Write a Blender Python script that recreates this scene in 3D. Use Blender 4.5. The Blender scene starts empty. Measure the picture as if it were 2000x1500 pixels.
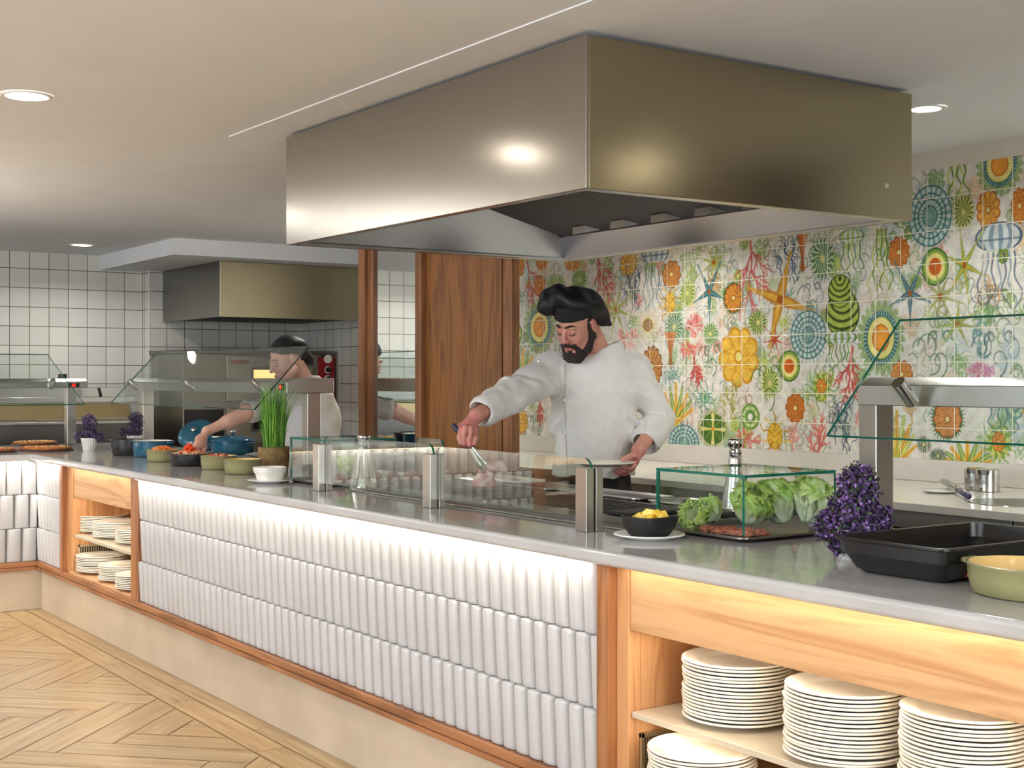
import bpy, math, random
import numpy as np
from mathutils import Vector
R = math.radians
rnd = random.Random(7)
SC = bpy.context.scene
COL = SC.collection

# ---------------------------------------------------------------- camera
FPX, HZ, CZ = 2622.0, 740.0, 1.37
YAW = R(34.618)
FW = np.array([-math.cos(YAW), math.sin(YAW)])
RT = np.array([math.sin(YAW), math.cos(YAW)])
cam = bpy.data.cameras.new('camera')
cam.sensor_width = 36.0
cam.lens = 36.0 * FPX / 2000.0
cam.shift_y = -(750.0 - HZ) / 2000.0
cam.clip_start = 0.05
co = bpy.data.objects.new('camera', cam)
COL.objects.link(co)
co.location = (0, 0, CZ)
co.rotation_euler = (R(90), 0, math.atan2(FW[1], FW[0]) - R(90))
SC.camera = co

# ---------------------------------------------------------------- world, exposure
w = bpy.data.worlds.new('world'); SC.world = w; w.use_nodes = True
w.node_tree.nodes['Background'].inputs[0].default_value = (0.86, 0.9, 1.0, 1)
w.node_tree.nodes['Background'].inputs[1].default_value = 0.30
SC.view_settings.view_transform = 'Standard'
SC.view_settings.look = 'None'
SC.view_settings.exposure = 0.0
SC.view_settings.gamma = 1.0
SC.view_settings.use_curve_mapping = False
SC.cycles.max_bounces = 8
SC.cycles.transparent_max_bounces = 16
SC.cycles.caustics_reflective = False
SC.cycles.caustics_refractive = False

def area_light(name, loc, size, power, col, rot=(0, 0, 0), sy=None, spread=None, shape=None):
    l = bpy.data.lights.new(name, 'AREA')
    l.energy = power; l.color = col
    l.shape = shape or ('RECTANGLE' if sy else 'DISK')
    l.size = size
    if sy: l.size_y = sy
    if spread: l.spread = R(spread)
    o = bpy.data.objects.new(name, l); COL.objects.link(o)
    o.location = loc; o.rotation_euler = rot
    return o
WARM = (1.0, 0.90, 0.76)
NEUT = (1.0, 0.97, 0.92)
CEIL = 2.36
# large fill lights added behind and beside the camera
area_light('window_light', (-3.2, -5.6, 1.5), 6.0, 320, (0.84, 0.92, 1.0), (R(90), 0, 0), 2.0)
area_light('side_window_light', (3.2, 0.5, 1.5), 4.0, 230, (0.95, 0.97, 1.0), (R(90), 0, R(90)), 1.8)

# ---------------------------------------------------------------- pixel helpers (photo frame 2000x1500)
def pt(px, py, d):
    l = d * (px - 1000.0) / FPX
    p = d * FW + l * RT
    return (p[0], p[1], CZ + (HZ - py) / FPX * d)
def _ray(px, py):
    v = FW + RT * (px - 1000.0) / FPX
    return np.array([v[0], v[1], (HZ - py) / FPX])
def onY(px, py, Y):
    r = _ray(px, py); p = r * (Y / r[1]); return (p[0], p[1], p[2] + CZ)
def onX(px, py, X):
    r = _ray(px, py); p = r * (X / r[0]); return (p[0], p[1], p[2] + CZ)
def onZ(px, py, Z):
    r = _ray(px, py); p = r * ((Z - CZ) / r[2]); return (p[0], p[1], Z)

# ---------------------------------------------------------------- mesh builder
class MB:
    def __init__(s): s.v = []; s.f = []; s.m = []
    def add(s, vs, fs, mi=0):
        b = len(s.v); s.v += [tuple(map(float, p)) for p in vs]
        s.f += [tuple(b + i for i in f) for f in fs]; s.m += [mi] * len(fs)
        return s
    def box(s, x0, x1, y0, y1, z0, z1, mi=0):
        if x0 > x1: x0, x1 = x1, x0
        if y0 > y1: y0, y1 = y1, y0
        if z0 > z1: z0, z1 = z1, z0
        return s.add([(x0,y0,z0),(x1,y0,z0),(x1,y1,z0),(x0,y1,z0),(x0,y0,z1),(x1,y0,z1),(x1,y1,z1),(x0,y1,z1)],
              [(0,3,2,1),(4,5,6,7),(0,1,5,4),(1,2,6,5),(2,3,7,6),(3,0,4,7)], mi)
    def prism(s, poly, z0, z1, mi=0):           # polygon in xy, counter-clockwise
        n = len(poly)
        vs = [(x, y, z0) for x, y in poly] + [(x, y, z1) for x, y in poly]
        return s.add(vs, [tuple(range(n))[::-1], tuple(range(n, 2*n))] + [(i, (i+1) % n, n+(i+1) % n, n+i) for i in range(n)], mi)
    def extrude(s, pts3, vec, mi=0):            # planar polygon swept along vec
        n = len(pts3); vec = np.array(vec)
        vs = [tuple(p) for p in pts3] + [tuple(np.array(p) + vec) for p in pts3]
        return s.add(vs, [tuple(range(n))[::-1], tuple(range(n, 2*n))] + [(i, (i+1) % n, n+(i+1) % n, n+i) for i in range(n)], mi)
    def lathe(s, prof, c=(0,0,0), seg=32, mi=0, sx=1.0, sy=1.0, a0=0.0, sup=2.0, cap=(1,1)):
        n = len(prof); vs = []
        for k in range(seg):
            a = a0 + 2*math.pi*k/seg; ca, sa = math.cos(a), math.sin(a)
            if sup != 2.0:
                q = (abs(ca)**sup + abs(sa)**sup) ** (-1.0/sup); ca *= q; sa *= q
            vs += [(c[0] + r*ca*sx, c[1] + r*sa*sy, c[2] + z) for r, z in prof]
        fs = []
        for k in range(seg):
            k2 = (k+1) % seg
            for i in range(n-1):
                fs.append((k*n+i, k2*n+i, k2*n+i+1, k*n+i+1))
        if prof[0][0] > 1e-6 and cap[0]: fs.append(tuple(k*n for k in range(seg))[::-1])
        if prof[-1][0] > 1e-6 and cap[1]: fs.append(tuple(k*n+n-1 for k in range(seg)))
        return s.add(vs, fs, mi)
    def tube(s, pts, r, seg=8, mi=0, cap=True):
        pts = [np.array(p, float) for p in pts]; n = len(pts)
        rs = r if hasattr(r, '__len__') else [r]*n
        t0 = pts[1]-pts[0]; t0 = t0/(np.linalg.norm(t0)+1e-12)
        up = np.array([0,0,1.]) if abs(t0[2]) < .9 else np.array([1.,0,0])
        u = np.cross(t0, up); u /= np.linalg.norm(u); vs = []
        for i in range(n):
            a = pts[max(i-1,0)]; b = pts[min(i+1,n-1)]
            t = b-a; t = t/(np.linalg.norm(t)+1e-12)
            u = u - t*np.dot(u,t); u /= (np.linalg.norm(u)+1e-12); v = np.cross(t,u)
            for k in range(seg):
                q = 2*math.pi*k/seg
                vs.append(pts[i] + rs[i]*(math.cos(q)*u + math.sin(q)*v))
        fs = [(i*seg+k, i*seg+(k+1)%seg, (i+1)*seg+(k+1)%seg, (i+1)*seg+k) for i in range(n-1) for k in range(seg)]
        if cap: fs += [tuple(range(seg))[::-1], tuple((n-1)*seg+k for k in range(seg))]
        return s.add(vs, fs, mi)
    def sphere(s, c, r, seg=12, rings=8, mi=0):
        rr = r if hasattr(r, '__len__') else (r,r,r)
        vs = [(c[0],c[1],c[2]-rr[2])]
        for j in range(1, rings):
            p = math.pi*j/rings
            for k in range(seg):
                q = 2*math.pi*k/seg
                vs.append((c[0]+rr[0]*math.sin(p)*math.cos(q), c[1]+rr[1]*math.sin(p)*math.sin(q), c[2]-rr[2]*math.cos(p)))
        vs.append((c[0],c[1],c[2]+rr[2])); fs = []
        for k in range(seg):
            fs.append((0, 1+(k+1)%seg, 1+k))
            fs.append((len(vs)-1, 1+(rings-2)*seg+k, 1+(rings-2)*seg+(k+1)%seg))
        for j in range(rings-2):
            for k in range(seg):
                fs.append((1+j*seg+k, 1+j*seg+(k+1)%seg, 1+(j+1)*seg+(k+1)%seg, 1+(j+1)*seg+k))
        return s.add(vs, fs, mi)

def _loc(o):
    v = Vector((0,0,0))
    while o is not None: v = v + o.location; o = o.parent
    return v
def obj(name, mb, mats, parent=None, bevel=0.0, smooth=False, world=True, seg=2, auto=None):
    me = bpy.data.meshes.new(name)
    if isinstance(mb, MB): vs, fs, mi = mb.v, mb.f, mb.m
    else: vs, fs, mi = mb[0], mb[1], None
    off = _loc(parent) if (parent is not None and world) else Vector((0,0,0))
    if len(off) and off.length > 0: vs = [(x-off.x, y-off.y, z-off.z) for x, y, z in vs]
    me.from_pydata(vs, [], fs)
    if not isinstance(mats, (list, tuple)): mats = [mats]
    for m in mats: me.materials.append(m)
    if mi and len(mats) > 1: me.polygons.foreach_set('material_index', mi)
    if smooth: me.polygons.foreach_set('use_smooth', [True]*len(me.polygons))
    me.update()
    o = bpy.data.objects.new(name, me); COL.objects.link(o)
    if parent is not None: o.parent = parent
    if bevel > 0:
        b = o.modifiers.new('bevel', 'BEVEL'); b.width = bevel; b.segments = seg
        b.limit_method = 'ANGLE'; b.angle_limit = R(40)
        me.polygons.foreach_set('use_smooth', [True]*len(me.polygons)); b.harden_normals = True
    elif auto:
        me.polygons.foreach_set('use_smooth', [True]*len(me.polygons))
        e = o.modifiers.new('split', 'EDGE_SPLIT'); e.split_angle = R(auto)
    return o
def thing(name, label, cat, loc=(0,0,0), rz=0.0, group=None):
    o = bpy.data.objects.new(name, None); COL.objects.link(o)
    o.empty_display_size = .05
    o.location = loc; o.rotation_euler = (0,0,rz)
    o['label'] = label; o['category'] = cat
    if group: o['group'] = group
    return o
def tag(o, label, cat, group=None, kind=None):
    o['label'] = label; o['category'] = cat
    if group: o['group'] = group
    if kind: o['kind'] = kind
    return o
def struct(name, mb, mats, parent=None, **k):
    o = obj(name, mb, mats, parent, **k)
    if parent is None: o['kind'] = 'structure'
    return o
def dup(root, loc, rz=0.0, label=None, group=None):
    r = root.copy(); COL.objects.link(r); r.location = loc; r.rotation_euler = (0,0,rz)
    if label: r['label'] = label
    if group: r['group'] = group
    for ch in list(root.children):
        c = ch.copy(); COL.objects.link(c); c.parent = r
        for g in list(ch.children):
            d = g.copy(); COL.objects.link(d); d.parent = c
    return r

# ---------------------------------------------------------------- materials
def lin(c):
    return tuple((x/255/12.92 if x/255 <= .04045 else ((x/255+.055)/1.055)**2.4) for x in c)
def newmat(name):
    m = bpy.data.materials.new(name); m.use_nodes = True
    nt = m.node_tree; b = nt.nodes['Principled BSDF']
    return m, nt, b
def N(nt, t, **kw):
    n = nt.nodes.new(t)
    for k, v in kw.items(): setattr(n, k, v)
    return n
def setc(b, c, rough=.5, metal=0.0, spec=None):
    b.inputs['Base Color'].default_value = (*lin(c), 1)
    b.inputs['Roughness'].default_value = rough
    b.inputs['Metallic'].default_value = metal
    if spec is not None: b.inputs['Specular IOR Level'].default_value = spec
def mat(name, c, rough=.5, metal=0.0, spec=None, var=0.0, scale=20.0, bump=0.0, bscale=60.0, vec=(1,1,1), c2=None, sheen=0, sss=0):
    m, nt, b = newmat(name); setc(b, c, rough, metal, spec)
    tc = N(nt, 'ShaderNodeTexCoord'); mp = N(nt, 'ShaderNodeMapping'); mp.inputs['Scale'].default_value = vec
    nt.links.new(tc.outputs['Object'], mp.inputs['Vector'])
    nz = N(nt, 'ShaderNodeTexNoise'); nz.inputs['Scale'].default_value = scale; nz.inputs['Detail'].default_value = 4
    nt.links.new(mp.outputs[0], nz.inputs['Vector'])
    cr = N(nt, 'ShaderNodeValToRGB')
    a = c2 if c2 else tuple(max(0, x*(1-var)) for x in c)
    cr.color_ramp.elements[0].position = .3; cr.color_ramp.elements[1].position = .7
    cr.color_ramp.elements[0].color = (*lin(a), 1); cr.color_ramp.elements[1].color = (*lin(c), 1)
    nt.links.new(nz.outputs['Fac'], cr.inputs['Fac']); nt.links.new(cr.outputs['Color'], b.inputs['Base Color'])
    if bump > 0:
        n2 = N(nt, 'ShaderNodeTexNoise'); n2.inputs['Scale'].default_value = bscale; n2.inputs['Detail'].default_value = 3
        nt.links.new(mp.outputs[0], n2.inputs['Vector'])
        bp = N(nt, 'ShaderNodeBump'); bp.inputs['Strength'].default_value = bump; bp.inputs['Distance'].default_value = .01
        nt.links.new(n2.outputs['Fac'], bp.inputs['Height']); nt.links.new(bp.outputs[0], b.inputs['Normal'])
    if sheen: b.inputs['Sheen Weight'].default_value = sheen
    if sss:
        b.inputs['Subsurface Weight'].default_value = sss; b.inputs['Subsurface Radius'].default_value = (.02,.008,.004); b.inputs['Subsurface Scale'].default_value = .4
    return m
def wood(name, c1, c2, axis='z', scale=1.0, rough=.42, ring=.5):
    m, nt, b = newmat(name); setc(b, c1, rough)
    tc = N(nt, 'ShaderNodeTexCoord'); mp = N(nt, 'ShaderNodeMapping')
    s = {'x': (.7,14,9), 'y': (14,.7,9), 'z': (9,14,.7)}[axis]
    mp.inputs['Scale'].default_value = tuple(q*scale for q in s)
    nt.links.new(tc.outputs['Object'], mp.inputs['Vector'])
    n1 = N(nt, 'ShaderNodeTexNoise'); n1.inputs['Scale'].default_value = 1.2; n1.inputs['Detail'].default_value = 6; n1.inputs['Distortion'].default_value = 1.2
    nt.links.new(mp.outputs[0], n1.inputs['Vector'])
    mp2 = N(nt, 'ShaderNodeMapping'); mp2.inputs['Scale'].default_value = tuple(q*scale*(9 if q > 1 else 4) for q in s)
    nt.links.new(tc.outputs['Object'], mp2.inputs['Vector'])
    n2 = N(nt, 'ShaderNodeTexNoise'); n2.inputs['Scale'].default_value = 1.0; n2.inputs['Detail'].default_value = 3
    nt.links.new(mp2.outputs[0], n2.inputs['Vector'])
    # rings: fractional part of the slow noise gives cathedral figure
    ml = N(nt, 'ShaderNodeMath', operation='MULTIPLY'); ml.inputs[1].default_value = 7.0
    fr = N(nt, 'ShaderNodeMath', operation='PINGPONG'); fr.inputs[1].default_value = 1.0
    nt.links.new(n1.outputs['Fac'], ml.inputs[0]); nt.links.new(ml.outputs[0], fr.inputs[0])
    mx = N(nt, 'ShaderNodeMath', operation='MULTIPLY_ADD'); mx.inputs[1].default_value = ring
    m3 = N(nt, 'ShaderNodeMath', operation='MULTIPLY'); m3.inputs[1].default_value = 1-ring
    nt.links.new(n2.outputs['Fac'], m3.inputs[0]); nt.links.new(fr.outputs[0], mx.inputs[0]); nt.links.new(m3.outputs[0], mx.inputs[2])
    cr = N(nt, 'ShaderNodeValToRGB'); cr.color_ramp.elements[0].position = .22; cr.color_ramp.elements[1].position = .66
    cr.color_ramp.elements[0].color = (*lin(c2), 1); cr.color_ramp.elements[1].color = (*lin(c1), 1)
    nt.links.new(mx.outputs[0], cr.inputs['Fac']); nt.links.new(cr.outputs[0], b.inputs['Base Color'])
    return m
def steel(name, c=(190,188,184), rough=.25, axis='x', streak=.015, bump=.003):
    m, nt, b = newmat(name); setc(b, c, rough, 1.0)
    tc = N(nt, 'ShaderNodeTexCoord'); mp = N(nt, 'ShaderNodeMapping')
    mp.inputs['Scale'].default_value = {'x': (1.5,400,400), 'y': (400,1.5,400), 'z': (400,400,1.5)}[axis]
    nt.links.new(tc.outputs['Object'], mp.inputs['Vector'])
    nz = N(nt, 'ShaderNodeTexNoise'); nz.inputs['Scale'].default_value = 1.0; nz.inputs['Detail'].default_value = 1
    nt.links.new(mp.outputs[0], nz.inputs['Vector'])
    mr = N(nt, 'ShaderNodeMapRange'); mr.inputs['To Min'].default_value = rough*(1-streak*2); mr.inputs['To Max'].default_value = rough*(1+streak*2)
    nt.links.new(nz.outputs['Fac'], mr.inputs['Value']); nt.links.new(mr.outputs[0], b.inputs['Roughness'])
    n2 = N(nt, 'ShaderNodeTexNoise'); n2.inputs['Scale'].default_value = 1.3; n2.inputs['Detail'].default_value = 1
    nt.links.new(tc.outputs['Object'], n2.inputs['Vector'])
    bp = N(nt, 'ShaderNodeBump'); bp.inputs['Strength'].default_value = bump*4; bp.inputs['Distance'].default_value = .02
    nt.links.new(n2.outputs['Fac'], bp.inputs['Height']); nt.links.new(bp.outputs[0], b.inputs['Normal'])
    return m
def emit(name, c, s):
    m, nt, b = newmat(name); setc(b, c, .5)
    b.inputs['Emission Color'].default_value = (*lin(c), 1); b.inputs['Emission Strength'].default_value = s
    return m
def glass(name, tint=(246,251,249), base=.04, gain=.8):
    m = bpy.data.materials.new(name); m.use_nodes = True; nt = m.node_tree; nt.nodes.clear()
    out = N(nt, 'ShaderNodeOutputMaterial'); tr = N(nt, 'ShaderNodeBsdfTransparent'); gl = N(nt, 'ShaderNodeBsdfGlossy')
    tr.inputs[0].default_value = (*lin(tint), 1); gl.inputs['Roughness'].default_value = 0.0; gl.inputs[0].default_value = (1,1,1,1)
    lw = N(nt, 'ShaderNodeLayerWeight'); lw.inputs[0].default_value = .5
    pw = N(nt, 'ShaderNodeMath', operation='POWER'); pw.inputs[1].default_value = 4.0
    ma = N(nt, 'ShaderNodeMath', operation='MULTIPLY_ADD'); ma.inputs[1].default_value = gain; ma.inputs[2].default_value = base
    mx = N(nt, 'ShaderNodeMixShader')
    nt.links.new(lw.outputs['Facing'], pw.inputs[0]); nt.links.new(pw.outputs[0], ma.inputs[0]); nt.links.new(ma.outputs[0], mx.inputs[0])
    nt.links.new(tr.outputs[0], mx.inputs[1]); nt.links.new(gl.outputs[0], mx.inputs[2]); nt.links.new(mx.outputs[0], out.inputs[0])
    return m
def tile_mat(name, plane, size=.15, c=(214,213,205), grout=(96,92,74), attr=False, mortar=.0032, off=(0,0), gw=1.0):
    """glazed hand-made wall tile; plane 'x' = wall facing x (coords y,z), 'y' = wall facing y (coords x,z)"""
    m, nt, b = newmat(name); setc(b, c, .13)
    tc = N(nt, 'ShaderNodeTexCoord'); sp = N(nt, 'ShaderNodeSeparateXYZ'); cb = N(nt, 'ShaderNodeCombineXYZ')
    nt.links.new(tc.outputs['Object'], sp.inputs[0])
    a1 = N(nt, 'ShaderNodeMath', operation='ADD'); a1.inputs[1].default_value = 30 + off[0]
    a2 = N(nt, 'ShaderNodeMath', operation='ADD'); a2.inputs[1].default_value = 30 + off[1]
    nt.links.new(sp.outputs['Y' if plane == 'x' else 'X'], a1.inputs[0]); nt.links.new(sp.outputs['Z'], a2.inputs[0])
    nt.links.new(a1.outputs[0], cb.inputs[0]); nt.links.new(a2.outputs[0], cb.inputs[1])
    br = N(nt, 'ShaderNodeTexBrick', offset=0.0, squash=1.0)
    br.inputs['Scale'].default_value = 1.0; br.inputs['Mortar Size'].default_value = mortar; br.inputs['Mortar Smooth'].default_value = .3
    br.inputs['Brick Width'].default_value = size; br.inputs['Row Height'].default_value = size; br.inputs['Bias'].default_value = 0
    br.inputs['Color1'].default_value = (*lin(c), 1); br.inputs['Color2'].default_value = (*lin(tuple(x*.95 for x in c)), 1)
    br.inputs['Mortar'].default_value = (*lin(grout), 1)
    nt.links.new(cb.outputs[0], br.inputs['Vector'])
    if attr:
        at = N(nt, 'ShaderNodeAttribute'); at.attribute_name = 'paint'
        mx = N(nt, 'ShaderNodeMixRGB'); mx.inputs[2].default_value = (*lin(grout), 1)
        nt.links.new(br.outputs['Fac'], mx.inputs[0]); nt.links.new(at.outputs['Color'], mx.inputs[1]); nt.links.new(mx.outputs[0], b.inputs['Base Color'])
    else:
        nt.links.new(br.outputs['Color'], b.inputs['Base Color'])
    nz = N(nt, 'ShaderNodeTexNoise'); nz.inputs['Scale'].default_value = 16.0; nz.inputs['Detail'].default_value = 2.5
    nt.links.new(tc.outputs['Object'], nz.inputs['Vector'])
    # every tile sits at its own slight tilt
    vo = N(nt, 'ShaderNodeTexWhiteNoise', noise_dimensions='2D')
    sn = N(nt, 'ShaderNodeVectorMath', operation='SNAP'); sn.inputs[1].default_value = (size, size, size)
    nt.links.new(cb.outputs[0], sn.inputs[0]); nt.links.new(sn.outputs[0], vo.inputs['Vector'])
    sb = N(nt, 'ShaderNodeVectorMath', operation='SUBTRACT'); nt.links.new(cb.outputs[0], sb.inputs[0]); nt.links.new(sn.outputs[0], sb.inputs[1])
    hf = N(nt, 'ShaderNodeVectorMath', operation='SUBTRACT'); hf.inputs[1].default_value = (.5,.5,.5); nt.links.new(vo.outputs['Color'], hf.inputs[0])
    dt = N(nt, 'ShaderNodeVectorMath', operation='DOT_PRODUCT'); nt.links.new(sb.outputs[0], dt.inputs[0]); nt.links.new(hf.outputs[0], dt.inputs[1])
    h1 = N(nt, 'ShaderNodeMath', operation='MULTIPLY'); h1.inputs[1].default_value = 2.5; nt.links.new(dt.outputs['Value'], h1.inputs[0])
    h2 = N(nt, 'ShaderNodeMath', operation='ADD'); nt.links.new(h1.outputs[0], h2.inputs[0]); nt.links.new(nz.outputs['Fac'], h2.inputs[1])
    g1 = N(nt, 'ShaderNodeMath', operation='MULTIPLY'); g1.inputs[1].default_value = -gw*.6; nt.links.new(br.outputs['Fac'], g1.inputs[0])
    h3 = N(nt, 'ShaderNodeMath', operation='ADD'); nt.links.new(h2.outputs[0], h3.inputs[0]); nt.links.new(g1.outputs[0], h3.inputs[1])
    bp = N(nt, 'ShaderNodeBump'); bp.inputs['Strength'].default_value = .35; bp.inputs['Distance'].default_value = .01
    nt.links.new(h3.outputs[0], bp.inputs['Height']); nt.links.new(bp.outputs[0], b.inputs['Normal'])
    return m

M = {}
M['plaster'] = mat('plaster', (226,229,234), .9, var=.02, scale=3)
M['quartz'] = mat('quartz', (190,191,192), .09, var=.07, scale=5, vec=(1,3,1), spec=.6)
M['quartz_light'] = mat('quartz_light', (206,202,192), .16, var=.03, scale=6)
M['white_glaze'] = mat('white_glaze', (192,192,194), .22, var=.03, scale=6, bump=.08, bscale=30)
M['oak_x'] = wood('oak_x', (206,164,120), (178,132,88), 'x')
M['oak_y'] = wood('oak_y', (206,164,120), (178,132,88), 'y')
M['oak_z'] = wood('oak_z', (204,152,104), (174,118,72), 'z')
M['rail_x'] = wood('rail_x', (162,110,72), (120,76,44), 'x')
M['rail_y'] = wood('rail_y', (162,110,72), (120,76,44), 'y')
M['teak_z'] = wood('teak_z', (150,98,48), (108,66,30), 'z', 1.5, .38, .45)
M['teak_frame'] = wood('teak_frame', (152,102,64), (118,76,46), 'z', 1.2)
M['stone'] = mat('stone', (205,190,168), .35, scale=2.2, c2=(176,162,144), vec=(1,1,1), bump=.05, bscale=40)
M['steel_x'] = steel('steel_x', rough=.33, axis='x')
M['steel_y'] = steel('steel_y', axis='y')
M['steel_z'] = steel('steel_z', (196,192,186), .28, axis='z')
M['hood_steel'] = steel('hood_steel', (176,173,168), .17, axis='x', bump=.004)
M['dark_steel'] = steel('dark_steel', (120,118,114), .32)
M['chrome'] = mat('chrome', (215,215,215), .06, 1.0)
M['led_soft'] = emit('led_soft', (255,246,228), 4)
M['mirror'] = mat('mirror', (235,238,236), .01, 1.0)
M['black_gloss'] = mat('black_gloss', (14,14,15), .25, var=.2)
M['black_matt'] = mat('black_matt', (24,24,26), .5, var=.2)
M['iron'] = mat('iron', (40,38,36), .45, .4, var=.3)
M['white_china'] = mat('white_china', (240,238,232), .12, var=.01)
M['cream_china'] = mat('cream_china', (246,240,226), .12, var=.01)
M['led_warm'] = emit('led_warm', (255,225,180), 12)
M['led_disc'] = emit('led_disc', (255,246,228), 32)
M['glass'] = glass('clear_glass', (238,244,240), .10, .9)
M['glass_thin'] = glass('thin_glass', (249,252,251), .035, .55)
M['glass_edge'] = mat('glass_edge', (24,110,92), .08, var=.15, scale=30)
M['glass_edge_dark'] = mat('glass_edge_dark', (22,34,28), .1, var=.1)

# ---------------------------------------------------------------- the room shell
WA, WB, WN, WM = -10.75, -10.60, 5.08, 4.81     # left wall, its pilaster, niche wall, mural wall
fl = MB().box(-11.2, 3.6, -6.2, 5.4, -.08, -.004)
m_gr = mat('floor_grout', (150,112,66), .6, var=.1)
m_pl, nt, b = newmat('plank_tile'); b.inputs['Roughness'].default_value = .34
at = N(nt, 'ShaderNodeAttribute'); at.attribute_name = 'tone'
uv = N(nt, 'ShaderNodeAttribute'); uv.attribute_name = 'grain'
mp = N(nt, 'ShaderNodeMapping'); mp.inputs['Scale'].default_value = (1.6, 26, 1); nt.links.new(uv.outputs['Vector'], mp.inputs[0])
nz = N(nt, 'ShaderNodeTexNoise'); nz.inputs['Scale'].default_value = 1.4; nz.inputs['Detail'].default_value = 6; nz.inputs['Distortion'].default_value = .8
nt.links.new(mp.outputs[0], nz.inputs['Vector'])
cr = N(nt, 'ShaderNodeValToRGB'); cr.color_ramp.elements[0].position = .32; cr.color_ramp.elements[1].position = .68
cr.color_ramp.elements[0].color = (*lin((158,128,88)), 1); cr.color_ramp.elements[1].color = (*lin((190,164,122)), 1)
nt.links.new(nz.outputs['Fac'], cr.inputs[0])
mx = N(nt, 'ShaderNodeMixRGB', blend_type='MULTIPLY'); mx.inputs[0].default_value = 1
nt.links.new(cr.outputs[0], mx.inputs[1]); nt.links.new(at.outputs['Color'], mx.inputs[2]); nt.links.new(mx.outputs[0], b.inputs['Base Color'])
FY = 2.235; FXL = -8.19                         # plinth faces of the two counters
def clip(poly, a, b_, c):                       # keep a*x+b*y<=c
    out = []
    for i in range(len(poly)):
        p, q = poly[i], poly[(i+1) % len(poly)]
        dp, dq = a*p[0]+b_*p[1]-c, a*q[0]+b_*q[1]-c
        if dp <= 0: out.append(p)
        if (dp < 0) != (dq < 0) and abs(dp-dq) > 1e-12:
            t = dp/(dp-dq); out.append((p[0]+t*(q[0]-p[0]), p[1]+t*(q[1]-p[1])))
    return out
pv, pf, ptone, pgr = [], [], [], []
def plank(poly, dirx, org, z=0.0):
    if len(poly) < 3: return
    t = rnd.uniform(.86, 1.0); hue = rnd.uniform(-.03, .03); sh = rnd.uniform(0, 50)
    b0 = len(pv); ny = (-dirx[1], dirx[0])
    for x, y in poly:
        pv.append((x, y, z)); ptone.append((t*(1+hue), t, t*(1-hue*1.5), 1))
        dx, dy = x-org[0], y-org[1]
        pgr.append((dx*dirx[0]+dy*dirx[1]+sh, dx*ny[0]+dy*ny[1]+sh*.37, 0))
    pf.append(tuple(range(b0, len(pv))))
PW, PL, G = .15, .75, .0022
s2 = math.sqrt(.5); ex, ey = (s2, s2), (-s2, s2)
XB, YB = -8.0, 2.02
def toW(a, b_): return (-5.0 + a*ex[0] + b_*ey[0], 1.42 + a*ex[1] + b_*ey[1])
for n in range(-90, 90):
    for m_ in range(-12, 12):
        ox, oy = n*PW + m_*2*PL, n*PW
        for kind in (0, 1):
            if kind == 0: r = (ox, ox+PL, oy, oy+PW); d = ex
            else: r = (ox+PL, ox+PL+PW, oy+PW-PL, oy+PW); d = ey
            c = toW((r[0]+r[1])/2, (r[2]+r[3])/2)
            if not (-8.7 < c[0] < 2.2 and -5.2 < c[1] < 2.7): continue
            pl = [toW(r[0]+G, r[2]+G), toW(r[1]-G, r[2]+G), toW(r[1]-G, r[3]-G), toW(r[0]+G, r[3]-G)]
            pl = clip(pl, 0, 1, YB-G); pl = clip(pl, -1, 0, -XB-G) if len(pl) > 2 else pl
            plank(pl, d, toW(r[0], r[2]))
x = FXL
while x < 1.5:
    plank([(x+G, YB+G), (x+.9-G, YB+G), (x+.9-G, 2.145-G), (x+G, 2.145-G)], (1,0), (x, YB)); 
    plank([(x+G-.3, 2.145+G), (x+.6-G, 2.145+G), (x+.6-G, 2.28), (x+G-.3, 2.28)], (1,0), (x, 2.145)); x += .9
y = YB
while y > -5:
    plank([(FXL-.03, y-.9+G), (XB-G, y-.9+G), (XB-G, y-G), (FXL-.03, y-G)], (0,1), (FXL, y)); y -= .9
floor = struct('floor', fl, m_gr)
me = bpy.data.meshes.new('plank_tiles'); me.from_pydata(pv, [], pf); me.materials.append(m_pl)
a = me.attributes.new('tone', 'FLOAT_COLOR', 'POINT'); a.data.foreach_set('color', np.array(ptone, 'f').ravel())
a = me.attributes.new('grain', 'FLOAT_VECTOR', 'POINT'); a.data.foreach_set('vector', np.array(pgr, 'f').ravel())
o = bpy.data.objects.new('plank_tiles', me); COL.objects.link(o); o.parent = floor

struct('ceiling', MB().box(-11.2, 3.6, -6.2, 5.4, CEIL, CEIL+.1), M['plaster'])
M['tile_x'] = tile_mat('wall_tile_x', 'x', off=(.0,.02))
M['tile_y'] = tile_mat('wall_tile_y', 'y', off=(.05,.02))
struct('wall_left', MB().box(WA-.12, WA, -6.2, 5.4, 0, CEIL), M['tile_x'])
wl2 = MB().box(WA, WB, onX(291,700,WB)[1], 5.4, 0, CEIL); wl2.m = [0,0,1,0,0,0]
struct('wall_pilaster', wl2, [M['tile_x'], M['tile_y']])
struct('trim_1', MB().box(WB-.001, WB+.004, onX(291,700,WB)[1]-.004, onX(291,700,WB)[1]+.004, 0, CEIL), M['white_china'])
struct('wall_niche', MB().box(WB, -8.6, WN, WN+.12, 0, CEIL), M['tile_y'])
struct('wall_mural', MB().box(-8.6, 3.6, WM, WM+.4, 0, CEIL), mat('wall_paint', (214,208,196), .8, var=.02))
struct('wall_front', MB().box(-11.2, 3.6, -6.2, -6.1, 0, CEIL), mat('front_wall_paint', (168,146,118), .8, var=.04, scale=2))
struct('wall_right', MB().box(3.5, 3.6, -6.1, 5.2, 0, CEIL), mat('right_wall_paint', (142,124,84), .8, var=.04, scale=2))
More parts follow.
